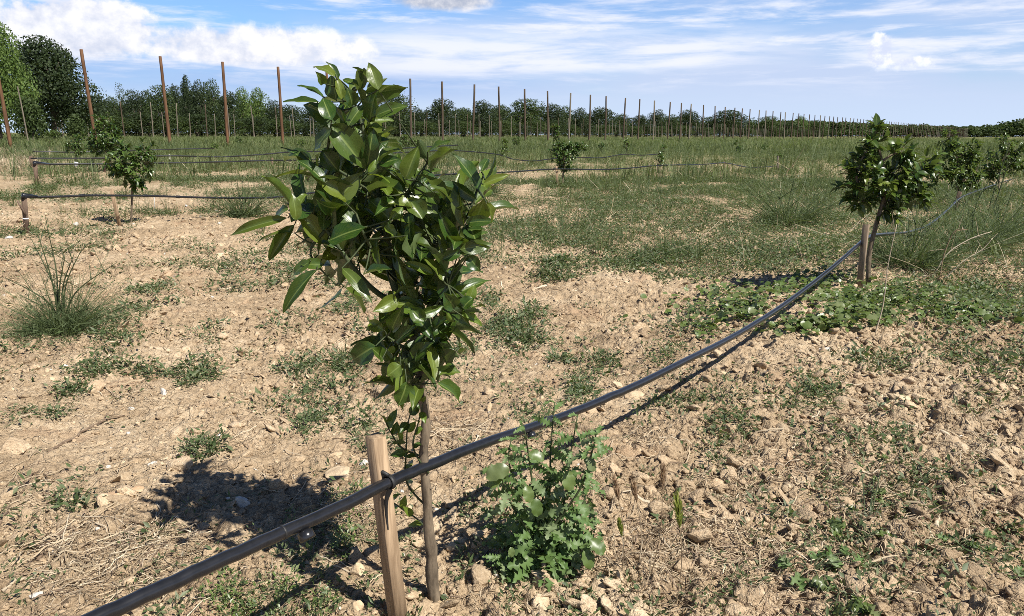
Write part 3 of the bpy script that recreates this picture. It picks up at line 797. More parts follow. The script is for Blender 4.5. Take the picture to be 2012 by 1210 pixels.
# --- the near row
PIPE_R = .0128
rootA, oA, QA = pipe([(60, 1275), (190, 1213), (300, 1163), (420, 1107), (555, 1046), (660, 1000), (765, 947), (850, 911), (950, 871), (1075, 829), (1150, 800), (1250, 757),
                      (1350, 707), (1450, 656), (1550, 592), (1640, 522), (1700, 470), (1728, 461), (1785, 456), (1825, 442), (1862, 412), (1888, 388), (1920, 375), (1960, 361), (2000, 348), (2030, 338)],
                     ROWA0, DA, PIPE_R, 'thick black irrigation pipe running from the bottom of the picture past the nearest tree')
def at(Q, px):
    x, y, d = project(Q); i = int(np.argmin(np.abs(x - px))); j = min(max(i, 1), len(Q) - 2)
    return Q[j], unit(Q[j + 1] - Q[j - 1])
c, d = at(QA, 556); ring(rootA, oA, c, d, PIPE_R * 1.07, .004)
for px_, sg in ((1075, 1), (1096, -1)):
    c, d = at(QA, px_)
c, d = at(QA, 1078); ring(rootA, oA, c, d, PIPE_R * 1.12, .016); ring(rootA, oA, c + d * .021, d, PIPE_R * 1.05, .022, 'coupling', 'pipe')
def emitter(px, s):
    c, d = at(QA, px); n = unit(np.array([.25, -.75, -.75])); n = unit(n - d * (n @ d)); q = c + n * PIPE_R * .9
    g = G(); g.tube([q, q + n * s * .25, q + n * s, q + n * s * 1.05, q + n * s * 1.05, q + n * s * .8], [s * .35, s * .8, s * .85, s * .8, s * .62, s * .55], 16)
    e = g.build('emitter', M['pipe'], rootA, True, oA)
    h = G(); h.tube([q + n * s * .8, q + n * s * .95], [s * .22, s * .18], 10); h.build('nozzle', M['rubber'], e, True, oA)
emitter(600, .019); emitter(1046, .015)

sA, bA, tA = stake((783, 1222), (738, 858), .0165, .0165, math.radians(44), 'square wooden stake with a rubber strap holding the thick pipe near the bottom edge')
c, d = at(QA, 768)
dn = unit(bA - tA)
fr = np.array([.0, -.026, 0])
loop_tie(sA, bA, c, d, PIPE_R * 1.12, .011, [c + np.array([.004, -.017, -.008]), c + dn * .035 + np.array([-.008, -.014, 0]), c + dn * .07 + np.array([-.012, -.012, 0]), c + dn * .105 + np.array([-.012, -.014, 0])])
g = G(); g.tube([c + np.array([-.030, .012, .012]), c + np.array([-.018, .004, .024]), c + np.array([0, -.006, .019])], [.004, .005, .004], 8); g.build('strap_knot', M['rubber'], sA, True, bA)

sB, bB, tB = stake((1688, 570), (1702, 441), .021, .009, math.radians(-50), 'flat wooden stake beside the dense dark tree in the bindweed mat', 'wood_shaded')
c, d = at(QA, 1700); loop_tie(sB, bB, c, d, PIPE_R * 1.25, .016)
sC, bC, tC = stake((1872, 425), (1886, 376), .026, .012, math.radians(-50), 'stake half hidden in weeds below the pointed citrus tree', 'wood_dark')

# --- second row: end stake on the left
PB0 = ground(52, 464); PB1 = ground(1100, 370); DB = unit((PB1 - PB0)[:2])
rB, oB, QB = pipe([(48, 387), (120, 386), (170, 384), (222, 384), (300, 385), (400, 388), (480, 389), (550, 387), (620, 378), (700, 366), (780, 354), (870, 343), (960, 340), (1030, 336), (1092, 332), (1180, 333), (1240, 330), (1292, 325), (1380, 323), (1422, 320), (1450, 325), (1480, 329), (1528, 326)],
                  PB0, DB, .0135, 'black pipe with an elbow end on the left stake, second line from the camera')
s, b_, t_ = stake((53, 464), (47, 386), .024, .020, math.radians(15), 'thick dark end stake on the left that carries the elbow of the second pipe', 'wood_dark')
g = G(); g.tube([t_ + [0, -.012, -.02], t_ + [0, -.012, .012], QB[2]], [.03, .03, .018], 10); g.build('elbow', M['pipe'], s, True, b_)
g = G(); g.tube([on_plane_y(50, 422, b_[1] - .03), on_plane_y(42, 408, b_[1] - .05), on_plane_y(34, 394, b_[1] - .06)], [.014, .012, .009], 8); g.build('stub', M['wood_dark'], s, True, b_)
m_ = t_ * .45 + b_ * .55; ring(s, b_, m_, b_ - t_, .031, .012, 'tie_band', 'white')
stake((236, 446), (219, 372), .020, .016, math.radians(10), 'leaning wooden stake in front of the bushy citrus tree on the left')
stake((304, 414), (303, 386), .007, .005, 0, 'thin pale stick under the second pipe right of the bushy citrus tree', 'stone_white')
for px_ in (165, 285, 345):
    c, d = at(QB, px_); ring(rB, oB, c, d, .018, .05, 'coupling', 'pipe')
stake((1096, 370), (1093, 326), .020, .016, .2, 'pale stake just left of the small dark citrus stem in the field')
stake((1293, 342), (1293, 320), .022, .016, .2, 'short stake holding the second pipe at the thin drooping sapling', 'wood_dark')
stake((1422, 334), (1423, 316), .026, .018, .2, 'short dark stake in the weeds where the second pipe bends', 'wood_dark')
stake((1527, 340), (1529, 306), .026, .018, .2, 'pale stick rising from the weeds at the far end of the second pipe', 'pole_grey')

# --- third, fourth and fifth lines
PC0 = ground(71, 364); DC = DA
PC1 = ground(1230, 322); DC = unit((PC1 - PC0)[:2])
rC, oC, QC = pipe([(69, 323), (150, 322), (205, 322), (330, 320), (430, 318), (535, 315), (600, 314), (700, 306), (800, 299), (893, 296), (975, 303), (1010, 313), (1050, 316), (1085, 312), (1140, 309), (1180, 310), (1226, 303), (1260, 305), (1300, 302)], PC0, DC, .018, 'thin black pipe behind the second one, starting at a short dark stake on the left')
s, b_, t_ = stake((72, 363), (69, 321), .034, .028, .2, 'short dark end stake of the third pipe on the left', 'wood_dark')
g = G(); g.tube([t_ + [0, -.02, -.03], t_ + [0, -.02, .015], QC[2]], [.042, .042, .024], 8); g.build('elbow', M['pipe'], s, True, b_)
stake((206, 340), (205, 316), .03, .024, .2, 'dark stake under the leafy sapling behind the bushy tree', 'wood_dark')
stake((535, 332), (535, 310), .03, .022, .2, 'dark stake holding the third pipe left of the near tree', 'wood_dark')
PD0 = ground(62, 345); PD1 = PD0 + np.array([DC[0], DC[1], 0]) * 40
rD, oD, QD = pipe([(60, 311), (150, 311), (230, 310), (333, 306), (430, 308), (520, 303), (580, 298), (700, 296), (900, 285)], PD0, DC, .02, 'faint thin pipe above the third one at the far left')
stake((63, 336), (60, 306), .035, .03, .2, 'thin dark end stake of the fourth pipe at far left', 'wood_dark')
stake((334, 322), (333, 303), .022, .018, .2, 'whitish stick under the fourth pipe right of the first full pole', 'stone_white')
PE0 = ground(62, 325)
pipe([(64, 297), (100, 298), (140, 299), (200, 297), (300, 294), (420, 291)], PE0, DC, .02, 'fifth pipe, a faint line through weeds at far left')

# --- the poles
PH = 6.7
def plan_hit(px, P0, D2):
    d = ray(px, np.interp(px, [0, 160, 315, 437, 547, 806, 868, 932, 1031, 1121, 1191, 1257, 1339], [85, 97, 109, 122, 133, 155, 158, 172, 178, 184, 190, 197, 202]))[:2]; A = np.array([[d[0], -D2[0]], [d[1], -D2[1]]])
    s, t = np.linalg.solve(A, P0[:2]); return t
VP = ray(2080, 268)[:2]; DP = VP / np.linalg.norm(VP)
dd = ray(160, 97); P1 = CP + dd * ((PH - CAM_H) / dd[2]); P1 = P1[:2]
SP = plan_hit(1339, P1, DP) / 19
PN = np.array([-DP[1], DP[0]])
def pole_mesh(h, r, seed):
    rr = np.random.default_rng(seed); z = np.linspace(0, 1, 9); g = G()
    off = np.cumsum(rr.normal(size=(9, 2)) * h * .0012, 0)
    rad = np.interp(z, [0, 1], [r * 1.08, r * .92]) * (1 + rr.normal(size=9) * .03)
    P = np.column_stack([off[:, 0], off[:, 1], -.3 + z * (h + .3)])
    P = np.vstack([P, P[-1] + [0, 0, .02]]); rad = np.append(rad, rad[-1] * .8)
    g.tube(P, rad, 10); return np.vstack(g.V), [np.vstack(f) for f in g.F.values() if f]
PM = {}
def pole(p, h, r, mat, label, group, lean=(0, 0), seed=0):
    key = (h, r, mat, seed % 5)
    o = None
    if key in PM:
        o = PM[key].copy(); COL.objects.link(o)
    else:
        V, F = pole_mesh(h, r, seed % 5 + 50); o = mk('tall_pole', V, F, M[mat], smooth=True); PM[key] = o
    o.location = (p[0], p[1], float(H(p[0], p[1]))); o.rotation_euler = (lean[0], lean[1], R.random() * 6.28)
    return tag(o, label, 'pole', group)
G1 = 'tall poles of the front row running to the right horizon'
named = {0: 'reddish brown tall pole leaning left before the dark round tree', 1: 'brown tall pole second from left among those standing full against cloud',
         2: 'brown tall pole with a rough top, third full one from the left', 3: 'dark brown tall pole close left of the near tree top',
         6: 'dark tall pole just right of the near tree top leaves', 7: 'dark brown tall pole, second to the right of the near tree top',
         8: 'tall pole leaning right, third to the right of the near tree top', 9: 'straight dark pole, fourth to the right of the near tree top',
         10: 'dark pole in front of the broad domed treetop', 11: 'dark pole standing just left of the tall shoot of the small dark citrus tree'}
tops = {0: 160, 1: 315, 2: 437, 3: 547, 6: 806, 7: 868, 8: 932, 9: 980, 10: 1031, 11: 1076, 12: 1121, 13: 1160, 14: 1191, 15: 1229, 16: 1257, 17: 1286, 18: 1317, 19: 1339}
lean0 = {-1: -.045, 0: -.05, 1: -.02, 8: .035, 12: .02, 15: .02, 18: .03}
k = -1; n1 = 0
while k < 118:
    t = k * SP
    if k in tops: t = plan_hit(tops[k], P1, DP)
    elif k > 19: t += R.normal() * .5
    p = P1 + DP * t
    mt = 'pole' if k < 6 else 'pole_dark'
    ln = lean0.get(k, R.normal() * .012)
    p = p - np.array([ln * PH * .95, 0])
    lab = named.get(k)
    if lab is None:
        lab = 'orange brown tall pole cut by the left edge of the picture' if k == -1 else 'slim pole in the long front row shrinking towards the right horizon'
        if k in (4, 5): lab = 'brown tall pole hidden behind the near citrus tree'
    hh = PH if k < 25 else PH * R.uniform(.96, 1.03)
    o = pole(p, PH, .118, mt if k < 6 or R.random() < .75 else 'pole_grey', lab, G1, (0, ln), k + 1)
    o.rotation_euler = (R.normal() * .01, ln, 0)
    n1 += 1; k += 1
# second row, then the short pale posts near the wood
G2 = 'grey brown poles of the second row'
P2 = P1 + PN * 0
dd = ray(240, 199); q2 = (CP + dd * ((PH - CAM_H) / dd[2]))[:2]
for i in range(-3, 92):
    p = q2 + DP * (i * SP * 1.02 + R.normal() * .4)
    o = pole(p, PH, .10, 'pole_grey' if i % 3 else 'pole_dark', 'slim grey brown pole standing in the second row in front of the wood', G2, (0, 0), i + 9)
    o.rotation_euler = (R.normal() * .015, R.normal() * .02, 0)
G3 = 'short pale posts in front of the wood'
dd = ray(222, 218); q3 = (CP + dd * ((4.7 - CAM_H) / dd[2]))[:2]
for i in range(-3, 78):
    p = q3 + DP * (i * SP * .85 + R.normal() * .4)
    o = pole(p, 4.7, .075, 'pole_grey', 'short pale grey post in front of the dark wood', G3, (0, 0), i + 20)
    o.rotation_euler = (R.normal() * .02, R.normal() * .02, 0)
# thin poles in single file at the far left edge
for (x, yb, h, lab) in ((57, 284, 5.2, 'thin slanting pole at far left above the end stakes'), (63, 272, 6.4, 'thin pole before the bright green tree at far left')):
    b = ground(x, yb); o = pole(b[:2], h, .06, 'pole_grey', lab, None, (0, -.07), 3); o.rotation_euler = (0, -.07, 0)
# ------------------------------------------------------------------ stones, clods, straw, weeds
def pts_ground(px, py):
    d = CF[None] + np.outer((px - 1006) / FPX, CR) + np.outer((605 - py) / FPX, CU)
    z = np.zeros(len(px))
    for _ in range(4):
        t = (z - CAM_H) / d[:, 2]; P = CP + d * t[:, None]; z = H(P[:, 0], P[:, 1])
    P[:, 2] = z
    return P

def surf(P):
    P[:, 2] = H(P[:, 0], P[:, 1]) + micro(P[:, 0], P[:, 1]) * .75
    return P

# --- stones that one can point at: px, py, width px, squash, material, sub, label
ST = [(478, 990, 40, .85, 'stone_grey', 'smooth rounded grey stone lying in the shadow of the near tree'),
      (28, 872, 74, .45, 'clod', 'broad flat pale clod at the left edge'),
      (348, 912, 62, .6, 'clod', 'lump of soil half in the tip of the tree shadow'),
      (300, 913, 22, .6, 'stone_white', 'small bluish white stone at the left tip of the tree shadow'),
      (322, 772, 26, .8, 'stone_white', 'bright white angular stone on open soil at left'),
      (104, 747, 24, .6, 'stone_tan', 'flat yellowish stone below the fennel bush'),
      (130, 742, 16, .6, 'stone_tan', 'small yellowish stone right beside the flat yellowish one'),
      (258, 802, 18, .6, 'stone_white', 'little white stone lying above the twig at left'),
      (213, 919, 14, .7, 'stone_white', 'tiny white stone left of the shadowed lump'),
      (960, 799, 42, .7, 'stone_tan', 'broken orange brown stone right of the near tree foliage'),
      (1000, 752, 26, .7, 'clod', 'soil lump above the broken orange brown stone'),
      (1244, 776, 40, .5, 'stone_tan', 'cream stone under the middle of the near pipe'),
      (1516, 737, 32, .5, 'stone_white', 'flat oval white stone on the right'),
      (1420, 737, 22, .5, 'stone_tan', 'pale stone touching the pipe shadow'),
      (1762, 785, 46, .5, 'stone_tan', 'long cream slab right of the flat oval white stone'),
      (1690, 662, 20, .4, 'stone_white', 'thin white chip below the bindweed mat'),
      (1805, 690, 40, .7, 'clod', 'dark sided clod below the bindweed mat on the right'),
      (1258, 645, 44, .75, 'clod', 'clod on the ridge in the middle distance'),
      (1282, 636, 22, .8, 'clod', 'smaller clod touching the one on the ridge'),
      (1068, 604, 24, .7, 'clod', 'clod with a curved straw behind it'),
      (1430, 845, 60, .7, 'clod', 'big brown clod at right of centre'),
      (1548, 898, 56, .7, 'clod', 'crumbling clod at right, under the pale stick'),
      (1358, 928, 46, .7, 'stone_tan', 'rounded yellow stone beside the heap of dry roots'),
      (1385, 915, 44, .5, 'clod', 'upright slab of soil leaning on the rounded yellow stone'),
      (1370, 985, 40, .7, 'clod', 'grey clod below the rounded yellow stone'),
      (1832, 752, 42, .7, 'clod', 'clod near the right edge beside the long cream slab'),
      (1990, 885, 34, .7, 'clod', 'dark clod cut by the right edge'),
      (895, 1068, 44, .65, 'stone_tan', 'pale yellow stone right of the near tree stem'),
      (862, 1063, 26, .7, 'clod', 'soil lump wedged between the stem and the pale yellow stone'),
      (940, 1075, 44, .8, 'clod', 'dark clod in the shade of the thistle'),
      (705, 1128, 56, .8, 'stone_tan', 'yellow stone crossed by the pipe shadow left of the stake'),
      (695, 1087, 44, .7, 'stone_grey', 'grey slab above the yellow stone left of the stake'),
      (705, 1196, 52, .7, 'stone_tan', 'angular stone at the bottom edge left of the stake'),
      (668, 1198, 20, .7, 'stone_white', 'white chip at the bottom edge in the green sprigs'),
      (893, 943, 34, .75, 'stone_tan', 'stone behind the stem above the pipe'),
      (927, 943, 22, .75, 'stone_red', 'small reddish stone beside the thistle'),
      (922, 973, 26, .75, 'stone_tan', 'cream stone below the small reddish one'),
      (716, 912, 24, .6, 'stone_white', 'white stone just left of the stake top'),
      (665, 925, 70, .35, 'stone_tan', 'low cream slab left of the stake above the pipe'),
      (655, 895, 46, .5, 'clod', 'pale lump behind the low cream slab'),
      (225, 970, 60, .35, 'stone_red', 'flat orange patch of stone left of the tree shadow'),
      (268, 958, 40, .35, 'stone_red', 'second flat orange stone touching the tree shadow'),
      (195, 1045, 24, .6, 'stone_white', 'white flake among the straw at lower left'),
      (338, 1033, 20, .6, 'stone_white', 'white stone at the lower edge of the tree shadow'),
      (75, 1167, 32, .5, 'stone_white', 'white chip in the straw heap at bottom left'),
      (110, 1160, 34, .8, 'clod', 'brown lump in the straw heap at bottom left'),
      (1340, 1135, 36, .7, 'clod', 'clod by the foot of the green foxtail'),
      (1240, 1065, 24, .7, 'stone_tan', 'cream stone between the foxtail stalks'),
      (1215, 1145, 50, .8, 'clod', 'large clod near the bottom below the thistle'),
      (1180, 1140, 34, .8, 'clod', 'clod left of the large one below the thistle'),
      (433, 441, 16, .6, 'stone_white', 'pale pebble behind the near row on the left'),
      (150, 442, 18, .7, 'stone_white', 'roundish white stone right of the thick end stake'),
      (18, 470, 18, .6, 'stone_white', 'white stone at the left edge below the thick end stake'),
      (585, 905, 40, .7, 'clod', 'dark clod inside the tree shadow'),
      (548, 958, 46, .7, 'clod', 'cracked clod in the middle of the tree shadow'),
      (610, 968, 40, .7, 'clod', 'shaded clod close above the pipe'),
      (1720, 742, 30, .5, 'stone_tan', 'small pale slab left of the clod near the right edge'),
      (1622, 690, 26, .5, 'stone_white', 'white flake left of the dark sided clod'),
      (713, 757, 16, .6, 'stone_white', 'tiny white chip left of the foliage foot'),
      (540, 1062, 26, .7, 'clod', 'sunlit crumb right under the pipe joint')]
for k, (x, y, w, sq, mt, lab) in enumerate(ST):
    p = ground(x, y + w * .18); s = w * .5 / FPX * float((p - CP) @ CF)
    V, F = rock(4, 300 + k, 16, .15, (1, R.uniform(.65, .95), sq))
    a = R.random() * 6.28; ca, sa = math.cos(a), math.sin(a)
    V = V @ np.array([[ca, sa * .35, 0], [-sa * .35, ca, 0], [0, 0, 1]]) if sq > .6 else V
    p[2] += float(micro(p[:1], p[1:2])[0]) * .5
    nm = 'soil_clod' if mt == 'clod' else 'stone'
    o = mk(nm, V * s * 1.08 + [0, 0, s * sq * (.5 if mt == 'stone_grey' else .34)], F, M[mt], smooth=False); o.location = p
    o.data.polygons.foreach_set('use_smooth', np.ones(len(F), bool)) if mt == 'stone_grey' else None
    tag(o, lab, 'clod' if mt == 'clod' else 'stone', 'clods and stones on the soil')

def fan(n, r0, r1, amax=40, p=1.0):
    """random plan points in the wedge seen (even per unit of log distance for p=0)"""
    n = int(n * (2 * amax + 21) / (2 * amax)); a = np.radians(R.uniform(-amax - 6, amax + 15, n)); u = R.random(n)
    r = np.exp(np.log(r0) + u * np.log(r1 / r0)) if p == 0 else np.sqrt(r0 * r0 + u * (r1 * r1 - r0 * r0))
    return np.column_stack([r * np.sin(a), r * np.cos(a), np.zeros(n)])

# --- loose crumbs of soil
def crumbs():
    T = [rock(1, 500 + k, 5, .16, (1, .85, .72)) for k in range(10)]
    P = np.vstack([fan(80000, 1.3, 5.0, 40, 0), fan(40000, 4, 14, 40, 0)])
    m = clodmask(P[:, 0], P[:, 1]); k = R.random(len(P)) < np.clip(m * .9 + .04, 0, 1); P = surf(P[k]); m = m[k]
    r = np.hypot(P[:, 0], P[:, 1])
    s = (.0022 + .0105 * R.random(len(P)) ** 5) * (1 + .22 * np.clip(r - 2, 0, 8)) * (.75 + .5 * m)
    P[:, 2] += s * .25
    V, F = scatter(T, P, s, .3)
    tag(mk('soil_crumbs', V, F, M['clod']), kind='stuff')
    P = fan(1500, 1.3, 14, 40, 0); P = surf(P); r = np.hypot(P[:, 0], P[:, 1])
    s = (.003 + .008 * R.random(len(P)) ** 3) * (1 + .2 * np.clip(r - 2, 0, 10)); P[:, 2] += s * .3
    V, F = scatter(T, P, s, .3)
    tag(mk('pebbles', V, F, M['stone_tan']), kind='stuff')
    P = fan(420, 1.3, 16, 40, 0); P = surf(P); r = np.hypot(P[:, 0], P[:, 1]); s = (.003 + .006 * R.random(len(P)) ** 2) * (1 + .25 * np.clip(r - 2, 0, 10)); P[:, 2] += s * .3
    V, F = scatter(T, P, s, .3); tag(mk('white_pebbles', V, F, M['stone_white']), kind='stuff')
crumbs()

# --- dry straw, roots and twigs
def straw_at(P, L, W, arch=.25):
    n = len(P); k = 6; t = np.linspace(-.5, .5, k)[None, :, None]
    a = R.random(n) * 2 * np.pi; d = np.column_stack([np.cos(a), np.sin(a), R.normal(size=n) * .10]); s = np.column_stack([-np.sin(a), np.cos(a), np.zeros(n)])
    b = R.normal(size=n)[:, None, None] * .22; w = R.normal(size=(n, k, 3)) * .02
    C = P[:, None] + L[:, None, None] * (t * d[:, None] + b * t * t * s[:, None] + w)
    base = H(C[..., 0], C[..., 1]) + micro(C[..., 0], C[..., 1])
    C[..., 2] = np.maximum(base * .7 + .3 * base.mean(1, keepdims=True), base - .004) + .004 + np.abs(R.normal(size=(n, 1))) * .006 + arch * L[:, None] * (R.random((n, 1)) ** 3) * (.25 - t[..., 0] ** 2)
    Wd = W[:, None] * np.linspace(1, .5, k)[None]
    return ribbons(C, Wd)
def straws():
    P = fan(9000, 1.35, 10, 39, 0); d = rowdist(P[:, 0], P[:, 1])
    q = .30 + .6 * sstep(.2, -.6, d) + .5 * sstep(.55, .8, fbm(P[:, 0] * 1.3, P[:, 1] * 1.3, 3, 83))
    P = P[R.random(len(P)) < q]
    # heaps: px, py, rx, ry, n
    heaps = [(250, 1100, 150, 90, 260), (330, 1060, 90, 40, 80), (150, 1120, 110, 70, 110), (60, 980, 60, 60, 60), (230, 800, 120, 40, 70), (890, 850, 70, 25, 110), (900, 890, 40, 20, 50), (1270, 860, 40, 30, 60),
             (1430, 960, 60, 45, 130), (1680, 840, 60, 40, 110), (1300, 1080, 90, 80, 200), (1400, 1100, 110, 90, 220), (1640, 1140, 140, 60, 160), (1900, 850, 70, 50, 100), (1820, 1000, 160, 110, 380), (1550, 1000, 160, 120, 240), (1900, 760, 110, 60, 160), (1700, 900, 120, 60, 120), (1480, 900, 90, 50, 90), (640, 1000, 60, 40, 60), (1900, 640, 80, 40, 60), (1970, 510, 40, 30, 50), (700, 1060, 70, 60, 90)]
    for x, y, rx, ry, n in heaps:
        a = R.random(n) * 6.28; q = np.sqrt(R.random(n)); P = np.vstack([P, pts_ground(x + rx * q * np.cos(a), y + ry * q * np.sin(a))])
    r = np.hypot(P[:, 0], P[:, 1]); n = len(P)
    L = (.02 + .10 * R.random(n) ** 2.2) * (1 + .10 * r); W = (.0013 + .0020 * R.random(n) ** 2) * (1 + .30 * np.clip(r - 1.6, 0, 9))
    W = np.where(R.random(n) < .12, W * 2.0, W); V, F = straw_at(P, L, W); tag(mk('dry_straw', V, F, M['straw']), kind='stuff')
    P = P[R.random(n) < .42]; P = P + R.normal(size=P.shape) * [.05, .05, 0]; n = len(P); r = np.hypot(P[:, 0], P[:, 1])
    L = (.03 + .13 * R.random(n) ** 2.2) * (1 + .08 * r); W = (.0012 + .0022 * R.random(n) ** 2) * (1 + .25 * np.clip(r - 1.6, 0, 9))
    V, F = straw_at(P, L, W, .15); tag(mk('dry_roots', V, F, M['twig']), kind='stuff')
straws()

def sticks():
    g = G()
    for x, y, rx, ry, n in [(240, 1095, 150, 80, 70), (120, 1120, 100, 60, 30), (330, 1050, 100, 40, 20), (60, 960, 60, 60, 10), (1400, 1060, 120, 110, 40), (1640, 1120, 160, 70, 36), (1850, 950, 150, 140, 44), (1450, 930, 80, 50, 16), (220, 810, 110, 40, 10), (900, 870, 60, 30, 12), (1900, 760, 110, 60, 24)]:
        for _ in range(n):
            a = R.random() * 6.28; q = math.sqrt(R.random()); p = pts_ground(np.array([x + rx * q * math.cos(a)]), np.array([y + ry * q * math.sin(a)]))[0]
            L = R.uniform(.05, .24) ; a = R.random() * 6.28; k = 7; t = np.linspace(-.5, .5, k); b = R.normal() * .25
            C = p + np.column_stack([np.cos(a) * t - np.sin(a) * b * t * t, np.sin(a) * t + np.cos(a) * b * t * t, np.zeros(k)]) * L + R.normal(size=(k, 3)) * L * .012
            C[:, 2] = np.maximum(H(C[:, 0], C[:, 1]) + micro(C[:, 0], C[:, 1]) * .8, (H(p[0], p[1]) + .004)) + .003 + max(0, R.normal()) * .012 * (t + .5)
            g.tube(C, np.linspace(1, .6, k) * R.uniform(.0011, .0026), 5)
    tag(g.build('dry_sticks', M['straw'], None, True), kind='stuff')
sticks()

def clods():
    T = [rock(3, 560 + k, 15, .20, (1, .8, .7)) for k in range(12)]
    P = fan(11000, 1.4, 12, 39, 0); m = clodmask(P[:, 0], P[:, 1]); P = P[R.random(len(P)) < np.clip(m * 1.1 - .26, .22, 1) * .5]; P = surf(P); r = np.hypot(P[:, 0], P[:, 1])
    s = (.007 + .038 * R.random(len(P)) ** 2.6) * (1 + .08 * np.clip(r - 2, 0, 8)); P[:, 2] += s * .12
    V, F = scatter(T, P, s, .3); tag(mk('soil_clods', V, F, M['clod']), kind='stuff')
clods()

TW = [([(95, 895), (140, 868), (185, 842), (245, 820)], .0055, 'dark split twig lying on the smooth soil at left', 'twig'),
      ([(0, 1040), (30, 990), (50, 960), (66, 935)], .004, 'forked dark twig at the left edge', 'twig'),
      ([(5, 1165), (40, 1148), (75, 1140), (105, 1136)], .006, 'pale curved stalk at bottom left', 'straw'),
      ([(75, 1105), (100, 1072), (140, 1050), (190, 1030)], .0045, 'long dark twig above the straw heap at bottom left', 'twig'),
      ([(1490, 830), (1530, 845), (1570, 858), (1625, 868)], .006, 'pale stick lying between the two big clods at right', 'straw'),
      ([(1845, 862), (1895, 872), (1930, 895), (1958, 912)], .005, 'forked pale root near the right edge', 'straw'),
      ([(1580, 1062), (1600, 1055), (1622, 1048)], .004, 'short cream straw left of the broad leaved weed', 'straw'),
      ([(1395, 1010), (1440, 1040), (1475, 1085), (1490, 1170)], .003, 'long dry stem right of the green foxtail', 'straw'),
      ([(1005, 1062), (960, 1045), (900, 1058), (870, 1070)], .003, 'thin curved stem behind the pale yellow stone', 'straw'),
      ([(1838, 1050), (1846, 1030), (1862, 1035)], .006, 'short white broken stick at right below the forked root', 'straw')]
for k, (pp, r_, lab, mt) in enumerate(TW):
    P = surf(np.array([ground(*p) for p in pp])); P = smooth_path(P, 4); P[:, 2] = np.maximum(P[:, 2], H(P[:, 0], P[:, 1]) + micro(P[:, 0], P[:, 1]) * .8) + r_ * .7
    P[1:-1] += R.normal(size=(len(P) - 2, 3)) * r_ * .7
    g = G(); g.tube(P, np.linspace(r_, r_ * .5, len(P)) * (1 + .15 * R.normal(size=len(P))), 7)
    if k in (0, 1, 5): m = len(P) // 2; g.tube([P[m], P[m] + (P[m + 2] - P[m]) * .8 + [.02, -.03, .01], P[m] + (P[m + 3] - P[m]) + [.03, -.06, .0]], [r_ * .6, r_ * .5, r_ * .25], 5)
    tag(g.build('dry_twig', M[mt], None, True, P[0]), lab, 'twig', 'dry twigs and stalks')

# --- weed templates
def t_creep(seed, n=26, rad=.075, h=.035, ls=.013, ratio=.5):
    r = np.random.default_rng(seed); V = []; F = []
    for i in range(n):
        a = r.random() * 6.28; q = rad * math.sqrt(r.random()); p = np.array([q * math.cos(a), q * math.sin(a), h * r.random() * (1 - .5 * q / rad) + .004])
        d = unit(np.array([math.cos(a + r.normal() * .8), math.sin(a + r.normal() * .8), r.normal() * .45 + .15])); s = unit(np.cross(d, [r.normal() * .4, r.normal() * .4, 1])); u = np.cross(s, d)
        L = ls * r.uniform(.6, 1.35); w = L * ratio * .5; b = len(V)
        V += [p, p + d * L * .45 + s * w + u * w * .35, p + d * L, p + d * L * .45 - s * w + u * w * .35]; F += [(b, b + 1, b + 2), (b, b + 2, b + 3)]
    for i in range(7):
        a = r.random() * 6.28; e = np.array([math.cos(a), math.sin(a), .15]) * rad; s = np.array([-math.sin(a), math.cos(a), 0]) * .0012; b = len(V)
        V += [np.array([0, 0, .003]) - s, np.array([0, 0, .003]) + s, e]; F.append((b, b + 1, b + 2))
    return np.array(V), np.array(F)
def t_grass(seed, n=16, h=.22, spread=.05, w=.0045, droop=.5):
    r = np.random.default_rng(seed); V = []; F = []
    for i in range(n):
        a = r.random() * 6.28; p = np.array([math.cos(a), math.sin(a), 0]) * spread * r.random(); o = np.array([math.cos(a + r.normal() * .7), math.sin(a + r.normal() * .7), 0]); L = h * r.uniform(.45, 1.2); k = droop * r.uniform(.3, 1.4)
        m = p + o * L * k * .28 + np.array([0, 0, L * .58]); t = p + o * L * k + np.array([0, 0, L * (1 - .32 * k)]); s = np.array([-o[1], o[0], 0]) * w * r.uniform(.6, 1.3) * .5; b = len(V)
        V += [p - s, p + s, m + s * .8, m - s * .8, t]; F += [(b, b + 1, b + 2), (b, b + 2, b + 3), (b + 3, b + 2, b + 4)]
    return np.array(V), np.array(F)
def t_feather(seed, ns=8, h=.42, nt=16, w=.0035, spread=.05, lean=.35):
    r = np.random.default_rng(seed); V = []; F = []
    for i in range(ns):
        a = r.random() * 6.28; o = np.array([math.cos(a), math.sin(a), 0]); L = h * r.uniform(.5, 1.15); k = lean * r.uniform(.2, 1.5); p = o * spread * r.random(); s = np.array([-o[1], o[0], 0]) * w * .5
        pt = lambda t: p + o * L * k * t * t + np.array([0, 0, L * t * (1 - .12 * k * t)])
        b = len(V); V += [pt(0) - s, pt(0) + s, pt(.5) + s * .8, pt(.5) - s * .8, pt(1)]; F += [(b, b + 1, b + 2), (b, b + 2, b + 3), (b + 3, b + 2, b + 4)]
        for j in range(nt):
            t = r.uniform(.12, 1); q = pt(t); d = unit(r.normal(size=3) * [1, 1, .5] + [0, 0, .45]) * L * r.uniform(.08, .24) * (1.15 - .6 * t); e = unit(np.cross(d, r.normal(size=3))) * w * .45; b = len(V)
            V += [q - e, q + e, q + d]; F.append((b, b + 1, b + 2))
    return np.array(V), np.array(F)

